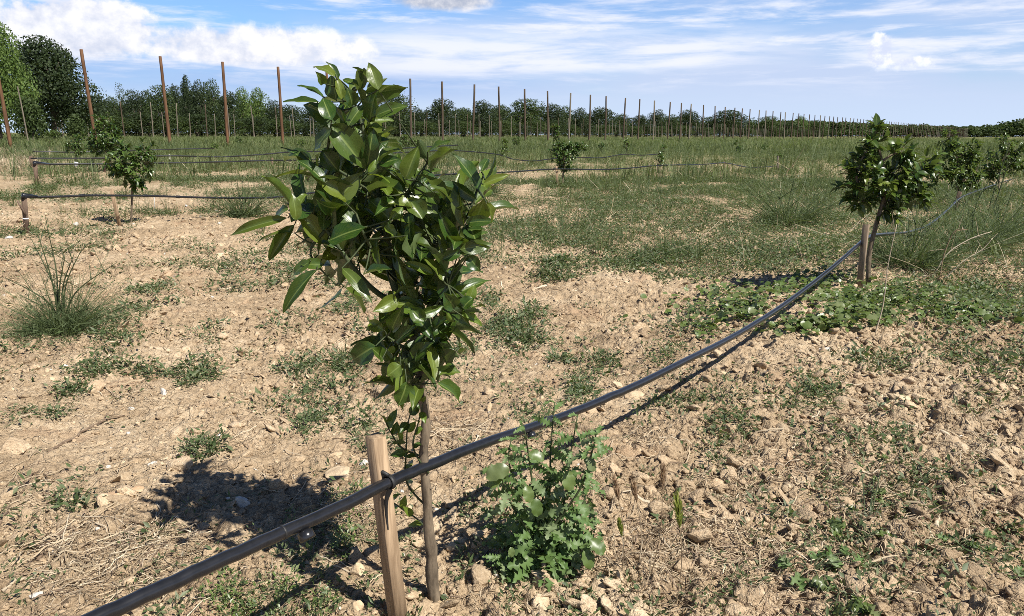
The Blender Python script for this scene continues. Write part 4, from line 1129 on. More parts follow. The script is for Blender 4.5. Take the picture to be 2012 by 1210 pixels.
# --- patches of low creeping weeds near the camera: px, py, rx, ry, sprays
PW = [(280, 575, 44, 10, 16), (570, 543, 34, 12, 16), (230, 680, 34, 16, 8), (250, 620, 26, 14, 8), (640, 735, 85, 26, 60), (370, 742, 44, 22, 26), (300, 735, 30, 16, 14), (190, 730, 36, 16, 18), (150, 776, 30, 14, 14), (75, 822, 30, 12, 9), (130, 1000, 30, 20, 8),
      (395, 880, 34, 16, 22), (1030, 645, 82, 34, 85), (655, 815, 62, 34, 46), (960, 590, 32, 20, 20), (690, 605, 52, 22, 30), (600, 640, 60, 18, 18), (1130, 545, 80, 26, 60), (1270, 540, 85, 20, 60), (1180, 520, 50, 18, 26), (1060, 462, 110, 26, 80), (1190, 452, 64, 28, 60), (1400, 480, 140, 40, 120),
      (1540, 500, 80, 24, 70), (1430, 800, 90, 40, 36), (1590, 770, 60, 34, 40), (1700, 720, 60, 30, 24), (1760, 905, 60, 34, 18), (1190, 716, 40, 24, 22), (1130, 762, 56, 34, 34), (1050, 830, 40, 26, 20), (1780, 960, 90, 50, 18), (1920, 700, 90, 50, 40), (1940, 760, 70, 40, 22), (1880, 600, 120, 40, 70),
      (540, 480, 40, 10, 10), (400, 500, 30, 8, 8), (330, 360, 240, 18, 80), (460, 380, 90, 14, 24), (720, 880, 40, 30, 12), (410, 660, 20, 18, 7), (1340, 700, 40, 20, 14), (880, 690, 30, 14, 10), (620, 1090, 90, 40, 10), (950, 1000, 30, 20, 6), (1900, 1100, 90, 50, 14), (1680, 1060, 60, 60, 12)]
def near_weeds():
    P = []
    for x, y, rx, ry, n in PW:
        n = int(n * 1.7)
        k = 5; cx = R.normal(size=k) * .62; cy = R.normal(size=k) * .62; w = R.uniform(.08, .42, k); i = R.choice(k, n, p=(w / w.sum())); P.append(pts_ground(x + rx * (cx[i] + R.normal(size=n) * w[i]), y + ry * (cy[i] + R.normal(size=n) * w[i] * 1.3)))
    Q = fan(2200, 1.4, 7, 39, 0); Q = Q[R.random(len(Q)) < .06 + .7 * sstep(.52, .75, fbm(Q[:, 0] * 1.1, Q[:, 1] * 1.1, 3, 71))]; P.append(Q)
    P = surf(np.vstack(P)); T = [t_creep(600 + k, 17, .075, .05, .026, .46) for k in range(8)] + [t_creep(620 + k, 15, .07, .06, .034, .34) for k in range(4)]
    r = np.hypot(P[:, 0], P[:, 1])
    V, F = scatter(T, P, R.uniform(.45, 1.0, len(P)) * (.42 + .17 * np.clip(r, 0, 6)), .12)
    tag(mk('creeping_weeds', V, F, M['weed']), kind='stuff')
near_weeds()

def cover(P):
    """how far the weeds of the field close over the soil at a plan point"""
    x, y, d = project(np.column_stack([P[:, 0], P[:, 1], np.zeros(len(P))]))
    yb = np.interp(x, [-200, 0, 300, 600, 1000, 1400, 1700, 2100], [335, 362, 385, 410, 510, 600, 650, 680])
    g_ = sstep(35, -70, (y - yb)); n = fbm(P[:, 0] * .55, P[:, 1] * .55, 3, 41); n2 = fbm(P[:, 0] * 2.4, P[:, 1] * 2.4, 3, 43)
    return np.clip(g_ * 1.38 + (n - .5) * 4.2 * (1 - .6 * sstep(30, 70, np.hypot(P[:, 0], P[:, 1]))) + (n2 - .5) * 4.0 - .48, 0, 1)

def field():
    TC = [t_creep(640 + k, 30, .13, .09, .026, .42) for k in range(8)]
    TC2 = [t_creep(655 + k, 26, .30, .20, .06, .38) for k in range(6)]
    TG = [t_grass(660 + k) for k in range(8)]; TG2 = [t_grass(670 + k, 18, .36, .22, .012, .5) for k in range(6)]; TG3 = [t_grass(680 + k, 20, .62, .9, .05, .6) for k in range(6)]
    TF = [t_feather(690 + k) for k in range(6)]; TF2 = [t_feather(697 + k, 9, .75, 14, .011, .25, .4) for k in range(5)]
    P = fan(26000, 4.2, 20, 37, 1); c = cover(P); P = P[R.random(len(P)) < c]; P = surf(P); r = np.hypot(P[:, 0], P[:, 1])
    V, F = scatter(TC, P, R.uniform(.5, 1.15, len(P)) * (1.15 + .02 * r), .12)
    P = fan(24000, 18, 60, 37, 1); P = P[R.random(len(P)) < cover(P)]; P[:, 2] = H(P[:, 0], P[:, 1])
    V2, F2 = scatter(TC2, P, R.uniform(.5, 1.1, len(P)), .12)
    tag(mk('field_weeds', np.vstack([V, V2]), np.vstack([F, F2 + len(V)]), M['weed']), kind='stuff')
    P = fan(9000, 6.5, 20, 37, 1); r = np.hypot(P[:, 0], P[:, 1]); c = cover(P) * (.15 + .85 * sstep(9, 18, r)); P = surf(P[R.random(len(P)) < c * .7])
    V, F = scatter(TG, P, .35 + 1.1 * R.random(len(P)) ** 2.5, .12)
    P = fan(15000, 18, 62, 37, 1); P = P[R.random(len(P)) < cover(P)]; P[:, 2] = H(P[:, 0], P[:, 1]); V2, F2 = scatter(TG2, P, (.3 + .9 * R.random(len(P)) ** 2.5) * (.6 + .9 * sstep(.4, .65, fbm(P[:, 0] * .3, P[:, 1] * .3, 3, 97))), .12)
    P = np.vstack([fan(12000, 55, 170, 37, 1), fan(14000, 150, 1000, 37, 0)]); V3, F3 = scatter(TG3, P, R.uniform(.4, 1.1, len(P)), .1)
    tag(mk('field_grass', np.vstack([V, V2, V3]), np.vstack([F, F2 + len(V), F3 + len(V) + len(V2)]), M['grass']), kind='stuff')
    P = fan(3400, 7, 22, 37, 1); k = cover(P) * sstep(.46, .60, fbm(P[:, 0] * .5, P[:, 1] * .5, 3, 91)); P = surf(P[R.random(len(P)) < k * .75]); V, F = scatter(TF, P, R.uniform(.45, 1.0, len(P)), .15)
    P = fan(4200, 20, 75, 37, 1); k = sstep(.38, .6, fbm(P[:, 0] * .16, P[:, 1] * .16, 3, 93)); P = P[R.random(len(P)) < k * cover(P)]; V2, F2 = scatter(TF2, P, R.uniform(.5, 1.15, len(P)), .12)
    tag(mk('feathery_weeds', np.vstack([V, V2]), np.vstack([F, F2 + len(V)]), M['feather']), kind='stuff')
    P = np.vstack([pts_ground(R.uniform(-40, 75, 420), R.uniform(285, 338, 420)), pts_ground(R.uniform(60, 130, 90), R.uniform(280, 312, 90))])
    V, F = scatter(TG2, P, R.uniform(.4, 1.0, len(P)), .2); tag(mk('dry_grass', V, F, M['straw']), kind='stuff')
    # bleached stalks standing and lying in the field
    P = fan(1300, 6, 30, 37, 0); P = P[R.random(len(P)) < cover(P)]; P = surf(P); n = len(P); L = R.uniform(.12, .5, n); a = R.random(n) * 6.28; k = R.uniform(.3, 1.2, n); t = np.linspace(0, 1, 4)
    C = P[:, None] + np.stack([np.cos(a)[:, None] * (L * k)[:, None] * t ** 1.3, np.sin(a)[:, None] * (L * k)[:, None] * t ** 1.3, (L * np.clip(1.1 - k * .6, .1, 1))[:, None] * t], -1)
    V, F = ribbons(C, (np.hypot(P[:, 0], P[:, 1]) * .00042 + .001)[:, None] * np.linspace(1, .6, 4)[None]); tag(mk('bleached_stalks', V, F, M['straw']), kind='stuff')
field()

# --- green mat of bindweed on the right
def mat_weed():
    A = [(1480, 612, 150, 34, 900), (1600, 640, 110, 26, 560), (1690, 605, 90, 28, 560), (1560, 575, 70, 22, 280), (1790, 588, 110, 22, 560), (1920, 622, 110, 30, 600), (1590, 500, 90, 20, 150), (1420, 580, 70, 24, 120), (1390, 655, 60, 18, 60), (1640, 560, 60, 20, 120), (1740, 640, 60, 14, 70)]
    g = G()
    for x, y, rx, ry, n in A:
        P = pts_ground(x + rx * R.normal(size=n) * .52, y + ry * R.normal(size=n) * .52); P = surf(P[fbm(P[:, 0] * 3.1, P[:, 1] * 3.1, 3, 47) + R.random(n) * .24 > .47]); n = len(P)
        P[:, 2] += R.uniform(.012, .075, n); a = R.random(n) * 6.28
        D = np.column_stack([np.cos(a), np.sin(a), R.normal(size=n) * .25]); N = np.array([0, -.15, 1.]) + R.normal(size=(n, 3)) * .38
        L = .02 + .040 * R.random(n) ** 1.6; leaves(g, P, D, N, L, L * R.uniform(.7, .95, n), R.uniform(-.1, .4, n), R.uniform(0, .6, n), prof_round, nv=6, nu=3, wave=.1)
    tag(g.build('bindweed_mat', M['weed_green'], None, True), kind='stuff')
mat_weed()

# --- fennel bushes
def fennel(base, hpx, wpx, label, stems, seed, nf=900, low=.42, stalk='greenwood'):
    r = np.random.default_rng(seed); b = ground(*base); mp = float((b - CP) @ CF) / FPX; h = hpx * mp; w = wpx * mp * .5
    root = thing('fennel_plant', b, label, 'weed', 'wild fennel bushes'); gs = G()
    tips = []
    for (x, y) in stems:
        t = on_plane_y(x, y, b[1] + r.normal() * .08); m = b + (t - b) * .5 + np.array([(b[0] - t[0]) * .22, 0, .05 * h]); Q = smooth_path([b + r.normal(size=3) * [.03, .03, 0], m, t], 7)
        gs.tube(Q, np.linspace(.0052, .0015, len(Q)) * max(1, mp / .0025) * (1 if seed == 1 else .6), 6); tips.append(Q)
        for _ in range(4):
            q = Q[r.integers(4, len(Q) - 1)]; e = q + r.normal(size=3) * h * .12 + [0, 0, h * .12]; gs.tube(curved(q, e, .01, 5), np.linspace(.0022, .001, 5) * max(1, mp / .0025), 4, cap=False)
    gs.build('stems', M[stalk if seed == 1 else 'feather'], root, True, b)
    n = nf; a = r.random(n) * 6.28; q = np.sqrt(r.random(n)) * w; C0 = b + np.column_stack([q * np.cos(a) * .55, q * np.sin(a) * .55, np.zeros(n)])
    k = 4; t = np.linspace(0, 1, k)[None, :, None]; o = np.column_stack([np.cos(a) * .9, np.sin(a) * .9, r.uniform(.05, 1.1, n)]) + r.normal(size=(n, 3)) * .55; L = r.uniform(.35, 1, n)[:, None, None] * h * low
    C = C0[:, None] + o[:, None] * t * L + np.array([0, 0, -.25]) * t * t * L
    V, F = ribbons(C, np.full((n, k), .0032 * max(1, mp / .003)) * np.linspace(1, .5, k)[None])
    nt = n * 5; i = r.integers(0, n, nt); j = r.integers(1, k, nt); s = C[i, j]; e = s + unit(r.normal(size=(nt, 3)) + [0, 0, .3]) * h * low * .16 * r.uniform(.5, 1.2, nt)[:, None]
    V2, F2 = ribbons(np.stack([s, (s + e) / 2, e], 1), np.full((nt, 3), .0018 * max(1, mp / .003)))
    mk('foliage', np.vstack([V, V2]), np.vstack([F, F2 + len(V)]), M['feather'], root, False, None, b)
    return root
fennel((125, 655), 200, 95, 'fennel bush with bare tall stems on open soil at left', [(62, 470), (75, 462), (95, 455), (145, 500), (230, 515), (10, 545), (40, 580), (128, 500), (160, 490), (200, 600)], 1, 1300, .46)
fennel((478, 425), 75, 66, 'low fennel tuft behind the near tree at centre left', [(460, 360), (500, 365), (478, 350)], 2, 420, .8)
fennel((945, 385), 66, 60, 'fennel tuft right of the near tree crown', [(930, 330), (960, 325)], 3, 380, .85)
fennel((1545, 440), 95, 130, 'broad grassy fennel bush left of the dense dark tree', [(1500, 360), (1560, 350), (1590, 370)], 4, 700, .85)
fennel((1790, 530), 160, 130, 'tall wispy fennel bush behind the pipe on the right', [(1760, 420), (1800, 380), (1830, 400), (1740, 450), (1850, 430)], 5, 700, .62)
fennel((1900, 490), 120, 140, 'fennel thicket at the right edge', [(1860, 380), (1930, 370), (1900, 390)], 6, 800, .66)
fennel((1960, 470), 110, 120, 'fennel tuft cut by the right edge', [(1950, 380), (1990, 370)], 7, 600, .75)
fennel((1340, 505), 45, 90, 'low green tuft among the weeds at centre right', [(1330, 465)], 8, 260, .9)
fennel((680, 700), 24, 40, 'tiny fennel tuft behind the near tree foot', [(680, 672)], 9, 120, .9)
DS = [([(1718, 660), (1735, 600), (1745, 520), (1762, 440)], 'tall pale weed stalk right of the second stake'), ([(1830, 545), (1860, 500), (1905, 470), (1948, 455)], 'slanting bleached weed stalk on the right'),
      ([(1845, 555), (1855, 500), (1875, 455), (1895, 450)], 'upright bleached weed stalk on the right'), ([(1850, 550), (1890, 515), (1930, 490), (1950, 468)], 'low slanting bleached weed stalk on the right'),
      ([(1940, 420), (1955, 370), (1968, 330), (1985, 280)], 'dark green weed stalk in front of the ragged citrus tree'), ([(1948, 425), (1962, 380), (1975, 340), (1980, 312)], 'second dark green weed stalk in front of the ragged citrus tree'),
      ([(1540, 355), (1548, 335), (1560, 325)], 'curved straw standing in the middle of the field')]
for pp, lab in DS:
    b = ground(*pp[0]); Q = smooth_path([b] + [on_plane_y(x, y, b[1] - .02 * i) for i, (x, y) in enumerate(pp[1:])], 5); g = G(); mp = float((b - CP) @ CF) / FPX
    g.tube(Q, np.linspace(1.1, .5, len(Q)) * mp * 1.3, 5)
    for q in Q[6:-1:2]: g.tube(curved(q, q + R.normal(size=3) * mp * 16 + [0, 0, mp * 12], .005, 4), np.linspace(.6, .3, 4) * mp, 4, cap=False)
    tag(g.build('weed_stalk', M['greenwood' if 'dark green' in lab else 'straw'], None, True, b), lab, 'weed', 'bare weed stalks')

# --- the thistle under the pipe
def thistle():
    b = ground(1065, 1125); y0 = b[1]; root = thing('sow_thistle', b, 'leafy green thistle weed growing under the pipe right of the near tree', 'weed')
    gs, gl, gb = G(), G(), G()
    S = [[(1062, 1060), (1020, 980), (1000, 905), (1005, 860)], [(1072, 1060), (1140, 960), (1165, 880), (1172, 850)], [(1062, 1060), (1050, 980), (1040, 905), (1030, 840)], [(1070, 1050), (1080, 960), (1082, 880), (1090, 790)], [(1080, 1060), (1110, 980), (1120, 900), (1135, 815)], [(1055, 1070), (1010, 1000), (985, 940), (975, 915)],
         [(1075, 1070), (1130, 1020), (1155, 960), (1160, 930)], [(1060, 1090), (1010, 1060), (975, 1030)], [(1085, 1090), (1140, 1070), (1185, 1060)], [(1070, 1110), (1090, 1130), (1100, 1165)], [(1060, 1060), (1060, 1000), (1090, 920)], [(1068, 1080), (1120, 1040), (1170, 1010)], [(1050, 1110), (1030, 1120), (1015, 1150)], [(1050, 1100), (1000, 1070), (960, 1010)], [(1060, 1100), (1000, 1110), (985, 1090)], [(1080, 1110), (1130, 1120), (1150, 1140)]]
    for i, s in enumerate(S):
        dy = R.uniform(-.10, .10); Q = smooth_path([b] + [on_plane_y(x, y, y0 + dy * (k + 1) / 3) for k, (x, y) in enumerate(s)], 6); gs.tube(Q, np.linspace(.0042, .0014, len(Q)), 7)
        n = 26; ks = np.linspace(3, len(Q) - 1, n).astype(int); B = Q[ks]; th = np.arange(n) * 2.4 + R.random(); D = np.column_stack([np.cos(th), np.sin(th) * .8, R.uniform(-.55, .6, n)]); D[:, 1] -= .2
        N = np.array([0, -.35, .9]) + R.normal(size=(n, 3)) * .3; L = np.linspace(.10, .042, n) * R.uniform(.7, 1.25, n)
        leaves(gl, B, D, N, L, L * R.uniform(.34, .54, n), R.uniform(.0, .4, n), R.uniform(.3, 1.2, n), prof_lobed, nv=15, nu=5, wave=.12, twist=R.normal(size=n) * .4)
    for x, y, d, L in [(1000, 920, (-1, -.3, -.2), .075), (985, 935, (-.8, -.4, -.5), .05), (1035, 955, (.2, -.6, -.8), .05), (1050, 980, (.3, -.5, -1), .055), (1150, 900, (.5, -.2, -.5), .05), (1040, 890, (.8, -.2, -.2), .05), (1115, 925, (.1, -.6, -.8), .06), (1160, 1060, (.6, -.4, -.4), .06), (1150, 1080, (.3, -.5, -.8), .06), (1005, 1075, (.0, -.5, -.8), .03)]:
        leaves(gb, on_plane_y(x, y, y0 - .06), d, np.array([.1, -.6, .7]), L * .8, L * .6, .2, .5, prof_round, nv=9, nu=5, wave=.08)
    gs.build('stems', M['greenwood'], root, True, b); gl.build('lobed_leaves', M['thistle'], root, True, b, True); gb.build('broad_leaves', M['weed_green'], root, True, b, True)
thistle()

# --- foxtail grasses
FX = [((1222, 1130), (1210, 955), 42, 'seedhead', 'dry brown foxtail stalk nearest the thistle'), ((1255, 1120), (1246, 960), 40, 'seedhead', 'second dry brown foxtail stalk from the thistle'), ((1275, 1150), (1302, 930), 44, 'seedhead', 'tall dry brown foxtail stalk leaning right'),
      ((1327, 1200), (1332, 995), 62, 'greenhead', 'yellow green foxtail near the bottom'), ((1212, 1120), (1218, 1032), 34, 'greenhead', 'short yellow green foxtail beside the thistle')]
for bp, tp, hl, mt, lab in FX:
    b = ground(*bp); t = on_plane_y(tp[0], tp[1], b[1] - .02); mp = float((b - CP) @ CF) / FPX; root = thing('foxtail_grass', b, lab, 'grass stalk', 'foxtail grass stalks')
    Q = smooth_path([b, (b + t) / 2 + [.012, 0, 0], t], 7); g = G(); g.tube(Q, np.linspace(.0014, .0009, len(Q)), 5)
    for k_ in range(3): e = b + R.normal(size=3) * [.05, .04, 0] + [0, 0, R.uniform(.04, .12)]; g.tube(curved(b, e, .02, 5), np.linspace(.0012, .0005, 5), 4, cap=False)
    g.build('stem', M['straw'], root, True, b)
    d = unit(t - Q[-4]); n = 150; s = R.random(n); h = hl * mp; B = t - d * h * .75 + d[None] * (s * h)[:, None]; o = unit(np.cross(d, R.normal(size=(n, 3)))); w = np.sin(np.pi * np.clip(s * .9 + .08, 0, 1)) ** .7
    E = B + d * h * .34 * R.uniform(.6, 1.2, n)[:, None] + o * (h * .16 * w)[:, None]; V, F = ribbons(np.stack([B, B + (E - B) * .5 + o * .001, E], 1), np.array([[.0034, .0024, .0008]] * n)); mk('seed_head', V, F, M[mt], root, False, None, b)

# --- broad leaved weed at lower right, sprigs at the bottom
def mallow(base, pts, label, ls, seed):
    b = ground(*base); root = thing('broad_leaf_weed', b, label, 'weed', 'broad leaved weeds'); gl, gs = G(), G()
    for x, y, L in pts:
        p = ground(x, y); p = on_plane_y(x, y, p[1] - R.uniform(.0, .05)); p[2] = max(p[2], H(p[0], p[1]) + .03); gs.tube(curved(b + [0, 0, .01], p, .04, 6), np.linspace(.0022, .0012, 6), 5, cap=False)
        a = math.atan2(p[1] - b[1], p[0] - b[0]) + R.normal() * .6
        for _ in range(2): leaves(gl, p, np.array([math.cos(a + R.normal() * .5), math.sin(a + R.normal() * .5), R.uniform(-.1, .4)]), np.array([.0, -.3, .9]) + R.normal(size=3) * .35, L * R.uniform(.7, 1.1), L * R.uniform(.7, .95), R.uniform(.05, .4), R.uniform(.1, .8), prof_lobed if seed % 2 else prof_round, nv=11, nu=5, wave=.14)
    gs.build('stems', M['greenwood'], root, True, b); gl.build('leaves', M['weed_green'] if seed != 3 else M['thistle'], root, True, b, True)
mallow((1700, 1075), [(1685, 1020, .05), (1660, 1050, .055), (1650, 1062, .045), (1715, 985, .04), (1730, 1000, .035), (1720, 1060, .05), (1745, 1055, .05), (1715, 960, .03), (1735, 915, .03), (1690, 930, .03)], 'broad leaved weed with an upright stem at lower right', .05, 1)
mallow((1590, 1135), [(1560, 1110, .05), (1570, 1140, .05), (1595, 1100, .05), (1610, 1150, .05), (1550, 1130, .04), (1625, 1110, .04), (1640, 1130, .05), (1680, 1115, .05), (1660, 1100, .04)], 'low crinkled weed near the bottom at right', .05, 3)
mallow((1650, 1180), [(1625, 1160, .05), (1680, 1170, .055), (1665, 1190, .05), (1700, 1195, .05), (1640, 1195, .05)], 'broad leaved weed touching the bottom edge at right', .05, 5)
mallow((1880, 1080), [(1860, 1070, .03), (1900, 1080, .035), (1930, 1095, .03), (1935, 1060, .03), (1990, 1135, .03)], 'thin pale weed near the lower right corner', .03, 3)
def sprigs():
    T = [t_creep(720 + k, 34, .035, .07, .014, .45) for k in range(6)]; n = 42; a = R.random(n) * 6.28; q = np.sqrt(R.random(n)); P = surf(pts_ground(530 + 130 * q * np.cos(a), 1200 + 48 * q * np.sin(a)))
    P2 = surf(pts_ground(700 + R.normal(size=26) * 60, 1050 + R.normal(size=26) * 45))
    V, F = scatter(T, np.vstack([P, P2]), R.uniform(.4, .95, n + 26), .25); tag(mk('green_sprigs', V, F, M['weed_green']), kind='stuff')
sprigs()
# white scraps by the saplings at left
for x, y, w, lab in ((150, 322, 9, 'white plastic scrap hanging at the third pipe on the left'), (78, 262, 8, 'whitish scrap caught in weeds at far left')):
    p = ground(x, y + 14); p = on_plane_y(x, y, p[1]); s = w * .5 / FPX * float((p - CP) @ CF); V, F = rock(3, 900 + x, 8, .25, (1, .5, 1.2)); o = mk('plastic_scrap', V * s, F, M['white']); o.location = p; tag(o, lab, 'scrap')
# ------------------------------------------------------------------ trees of the wood
def crown_unit(seed, n=2600, lumps=11, size=.045, shape='round'):
    r = np.random.default_rng(seed); V = []; C = []; S = []
    for i in range(lumps):
        a = i * 2.4 + r.random(); z = .26 + .60 * (i + .5) / lumps; q = (.58 * math.sin(math.pi * min(1, (z + .08))) ** .8) * r.uniform(.45, 1.05)
        if shape == 'spire': q *= 1.15 - z
        C.append((q * math.cos(a), q * math.sin(a), z)); S.append(np.array([r.uniform(.30, .46), r.uniform(.30, .46), r.uniform(.13, .21)]) * (1 if shape == 'round' else .75))
    C.append((0, 0, .84)); S.append(np.array([.36, .36, .16]) if shape == 'round' else np.array([.16, .16, .16])); C.append((0, 0, .42)); S.append(np.array([.66, .66, .38])); C.append((0, 0, .25)); S.append(np.array([.6, .6, .24]))
    C = np.array(C); S = np.array(S); k = r.integers(0, len(C), n); u = unit(r.normal(size=(n, 3))); P = C[k] + u * S[k] * (r.uniform(.72, 1.08, n) ** 1)[:, None]
    P[:, 2] = np.clip(P[:, 2], .03 + .05 * r.random(n), 1.02)
    N = unit(u + r.normal(size=(n, 3)) * .6); A = unit(np.cross(N, r.normal(size=(n, 3)))); B = np.cross(N, A); s = size * r.uniform(.5, 1.3, n)[:, None]
    z = np.array([1, 1, .55])
    Q = np.stack([P - A * s * z, P - B * s * .7 * z, P + A * s * z, P + B * s * .7 * z], 1).reshape(-1, 3)
    return Q, np.arange(4 * n).reshape(-1, 4)
def trunk_unit(seed):
    r = np.random.default_rng(seed); g = G(); z = np.linspace(-.03, .7, 7); g.tube(np.column_stack([np.cumsum(r.normal(size=7)) * .012, np.cumsum(r.normal(size=7)) * .012, z]), np.linspace(.055, .018, 7), 8)
    for k in range(5): a = k * 1.3 + r.random(); g.tube([(0, 0, .22 + .06 * k), (.2 * math.cos(a), .2 * math.sin(a), .36 + .07 * k), (.42 * math.cos(a), .42 * math.sin(a), .44 + .08 * k)], [.022, .015, .006], 6)
    return np.vstack(g.V), [np.vstack(f) for f in g.F.values() if f]
TM = {}
def tree_mesh(kind, var):
    key = (kind, var)
    if key not in TM:
        V, F = crown_unit(40 + var * 7 + len(kind), 5600, 10 + var % 5, .030, 'spire' if kind == 'spire' else 'round')
        mt = {'dark': 'tree_dark', 'mid': 'tree_mid', 'light': 'tree_light', 'spire': 'tree_dark', 'wispy': 'tree_mid'}[kind]
        if kind == 'wispy': F = F[::4]
        TV, TF = trunk_unit(90 + var)
        a = mk('crown', V, F, M[mt]); b = mk('trunk', TV, TF, M['trunk'], smooth=True)
        TM[key] = (a.data, b.data); bpy.data.objects.remove(a); bpy.data.objects.remove(b)
    return TM[key]
GT = 'trees of the wood behind the field'
def tree(p, h, w, kind, var, label, group=GT):
    md = tree_mesh(kind, var); root = thing('broadleaf_tree', (p[0], p[1], float(H(p[0], p[1]))), label, 'tree', group)
    root.scale = (w, w, h); root.rotation_euler = (0, 0, R.random() * 6.28)
    for nm, me in (('trunk', md[1]), ('crown', md[0])): link(bpy.data.objects.new(nm, me), root)
    return root
def hor(px): return 264 + (px - 1006) * ROLL
def tree_px(cx, top, hw, D, kind, var, label):
    d = ray(cx, hor(cx)); p = CP + d * (D / (d @ CF)); h = (hor(cx) - top) / FPX * D + CAM_H
    return tree(p, h, hw / FPX * D / .88, kind, var, label)
def DL(x): return 190 * 1680 / (2080 - x)
TL = [(196, 188, 24, 'dark', 0, 'dark tree right behind the leftmost leaning pole'), (224, 192, 18, 'mid', 1, 'low tree left of the wispy tall crown'), (245, 166, 13, 'wispy', 2, 'thin wispy treetop rising alone between the two left poles'),
      (268, 178, 20, 'dark', 3, 'dark tree just right of the wispy treetop'), (294, 182, 20, 'dark', 4, 'dark tree left of the second full pole'), (322, 170, 26, 'mid', 5, 'lighter crown behind the second full pole'), (350, 168, 16, 'dark', 1, 'dark crown left of the pointed evergreen'),
      (372, 150, 15, 'spire', 0, 'pointed dark evergreen, highest top in the wood'), (395, 163, 20, 'dark', 2, 'crown just right of the pointed evergreen'), (418, 160, 20, 'mid', 3, 'crown directly left of the third full pole'), (452, 180, 18, 'dark', 5, 'dark crown behind the third full pole'),
      (482, 176, 18, 'light', 0, 'pale green crown midway between third and fourth full poles'), (511, 176, 20, 'light', 1, 'broad pale green crown left of the fourth full pole'), (540, 200, 20, 'dark', 4, 'low dark crown behind the fourth full pole'), (568, 206, 22, 'dark', 0, 'low dark tree left of the near citrus top'),
      (778, 177, 37, 'wispy', 4, 'open crowned tree showing right beside the near citrus top'), (776, 184, 30, 'dark', 1, 'dense tree within the open crowned one beside the near citrus top'), (820, 212, 18, 'dark', 2, 'low tree right of the first pole past the near citrus'), (870, 195, 30, 'dark', 3, 'round dark dome behind the second pole past the near citrus'),
      (914, 212, 20, 'mid', 4, 'low crown left of the pole that leans right'), (950, 198, 24, 'dark', 5, 'crown between the leaning pole and the straight one'), (985, 206, 20, 'mid', 0, 'low crown behind the straight dark pole'), (1034, 196, 38, 'mid', 2, 'broad domed treetop in the middle of the wood'), (1085, 204, 22, 'dark', 1, 'crown right of the broad domed treetop'),
      (1110, 210, 18, 'mid', 3, 'small crown behind the tall shoot of the small dark citrus'), (1138, 214, 18, 'dark', 4, 'dark crown right of the small dark citrus shoot'), (1178, 211, 27, 'dark', 5, 'dark dome left of a gap in the wood'), (1222, 224, 17, 'mid', 0, 'low crown right of the gap in the wood'), (1258, 226, 18, 'dark', 1, 'low dark crown in the right half of the wood'),
      (1290, 217, 16, 'dark', 2, 'narrow higher crown in the right half of the wood'), (1318, 226, 16, 'mid', 3, 'low crown left of the two dark domes'), (1352, 218, 27, 'dark', 4, 'left one of two dark domes in the right half'), (1392, 230, 16, 'mid', 5, 'low crown between the two dark domes'), (1430, 217, 37, 'dark', 0, 'right and larger one of two dark domes in the right half'),
      (1478, 236, 15, 'light', 2, 'pale low crown right of the larger dark dome'), (1508, 229, 24, 'mid', 1, 'flat domed crown farther right of the dark domes'), (1545, 240, 18, 'dark', 2, 'small dark crown right of the flat domed one'), (1572, 229, 14, 'light', 3, 'pale crown left of the dense dark citrus tree'), (1604, 236, 18, 'mid', 4, 'last single crown before the far wood')]
for i, (x, ty, hw, kd, vr, lab) in enumerate(TL):
    tree_px(x, ty, hw * 1.5, DL(x) * (1 + .02 * ((i * 7) % 5 - 2)), kd, vr, lab)
# the fill of the wood between them
x = 150.0; i = 0
while x < 1640:
    D = DL(x) * 1.10; nb = np.interp(x, [t[0] for t in TL], [t[1] for t in TL]); top = hor(x) - (hor(x) - nb) * R.uniform(.68, .90)
    tree_px(x, top, 8.5 / D * FPX, D, 'dark' if i % 3 else 'mid', i % 6, 'one of the dark trees filling the wood behind the standing poles'); i += 1
    D2 = DL(x) * .96; tree_px(x + R.uniform(-4, 4), hor(x) - (hor(x) - nb) * R.uniform(.30, .52), 7.0 / D2 * FPX, D2, 'dark' if i % 2 else 'mid', (i * 5) % 6, 'one of the bushy low trees along the foot of the wood') if x > 165 else None
    x += 7.6 / D * FPX
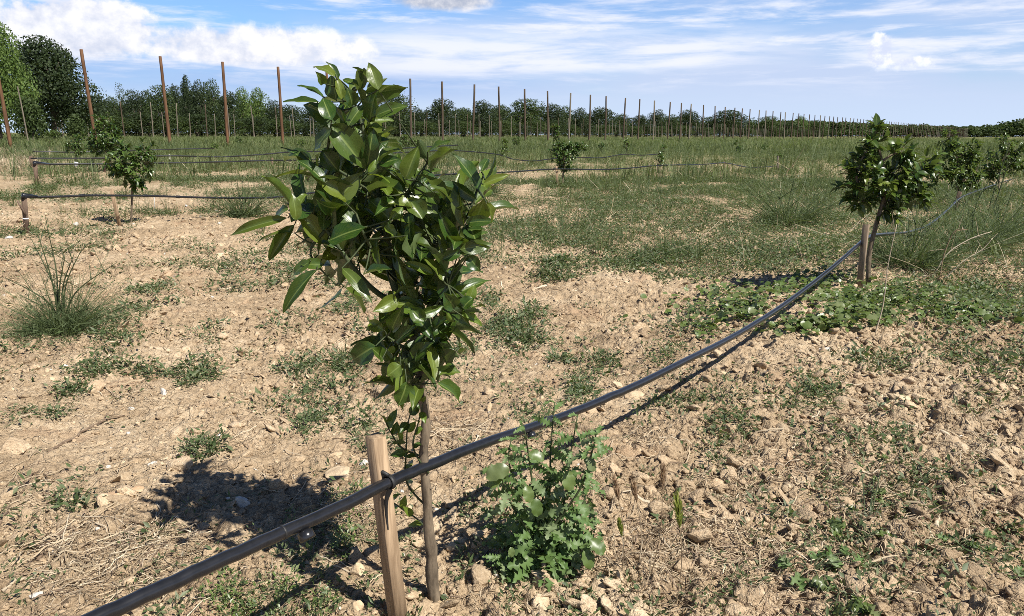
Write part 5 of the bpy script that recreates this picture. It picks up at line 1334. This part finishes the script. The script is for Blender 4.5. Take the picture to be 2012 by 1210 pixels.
# the two big trees at the left
def big_tree(cx, base_y, top, hw, D, mt, seed, label, n, size):
    d = ray(cx, hor(cx)); p = CP + d * (D / (d @ CF)); h = (hor(cx) - top) / FPX * D + CAM_H; w = hw / FPX * D / .88
    root = thing('broadleaf_tree', (p[0], p[1], 0), label, 'tree', 'big trees at the left end of the field')
    V, F = crown_unit(seed, n, 26, size); mk('crown', V * [w, w, h], F, M[mt], root); TV, TF = trunk_unit(seed); mk('trunk', TV * [w, w, h], TF, M['trunk'], root, True)
big_tree(-2, 262, 40, 76, 84, 'tree_light', 201, 'bright green leafy tree at the left edge', 20000, .023)
big_tree(106, 262, 84, 98, 104, 'tree_dark', 204, 'large dark round tree next to the bright green tree', 20000, .025)
big_tree(62, 262, 190, 34, 82, 'tree_mid', 205, 'green bush under the bright tree at the left edge', 3000, .06)
big_tree(150, 262, 225, 22, 100, 'tree_mid', 206, 'low green bush right of the large dark round tree', 2500, .07)
# far wood closing the field on the right
def far_wood():
    Vs = []; Fs = []; off = 0; V0, F0 = crown_unit(77, 420, 8, .11)
    for x in np.arange(1500, 2180, 5.0):
        for lay in range(2):
            D = min(DL(min(x, 2000)) * 1.02, 900) * (1.03 + .06 * lay) + R.normal() * 15
            top = np.interp(x, [1500, 1640, 1750, 1850, 1930, 1960, 1985, 2012, 2180], [238, 241, 246, 249, 249, 248, 240, 236, 225]) + R.normal() * 1.5 + lay * -.5
            xx = x + R.normal() * 3; d = ray(xx, hor(xx)); p = CP + d * (D / (d @ CF)); h = (hor(xx) - top) / FPX * D + CAM_H; w = R.uniform(6, 10) * D / 500
            V = V0 * [w, w, h]; a = R.random() * 6.28; V = np.column_stack([V[:, 0] * math.cos(a) - V[:, 1] * math.sin(a), V[:, 0] * math.sin(a) + V[:, 1] * math.cos(a), V[:, 2]]) + [p[0], p[1], -.3]
            Vs.append(V); Fs.append(F0 + off); off += len(V0)
    tag(mk('distant_wood', np.vstack(Vs), np.vstack(Fs), M['tree_mid']), kind='stuff')
far_wood()
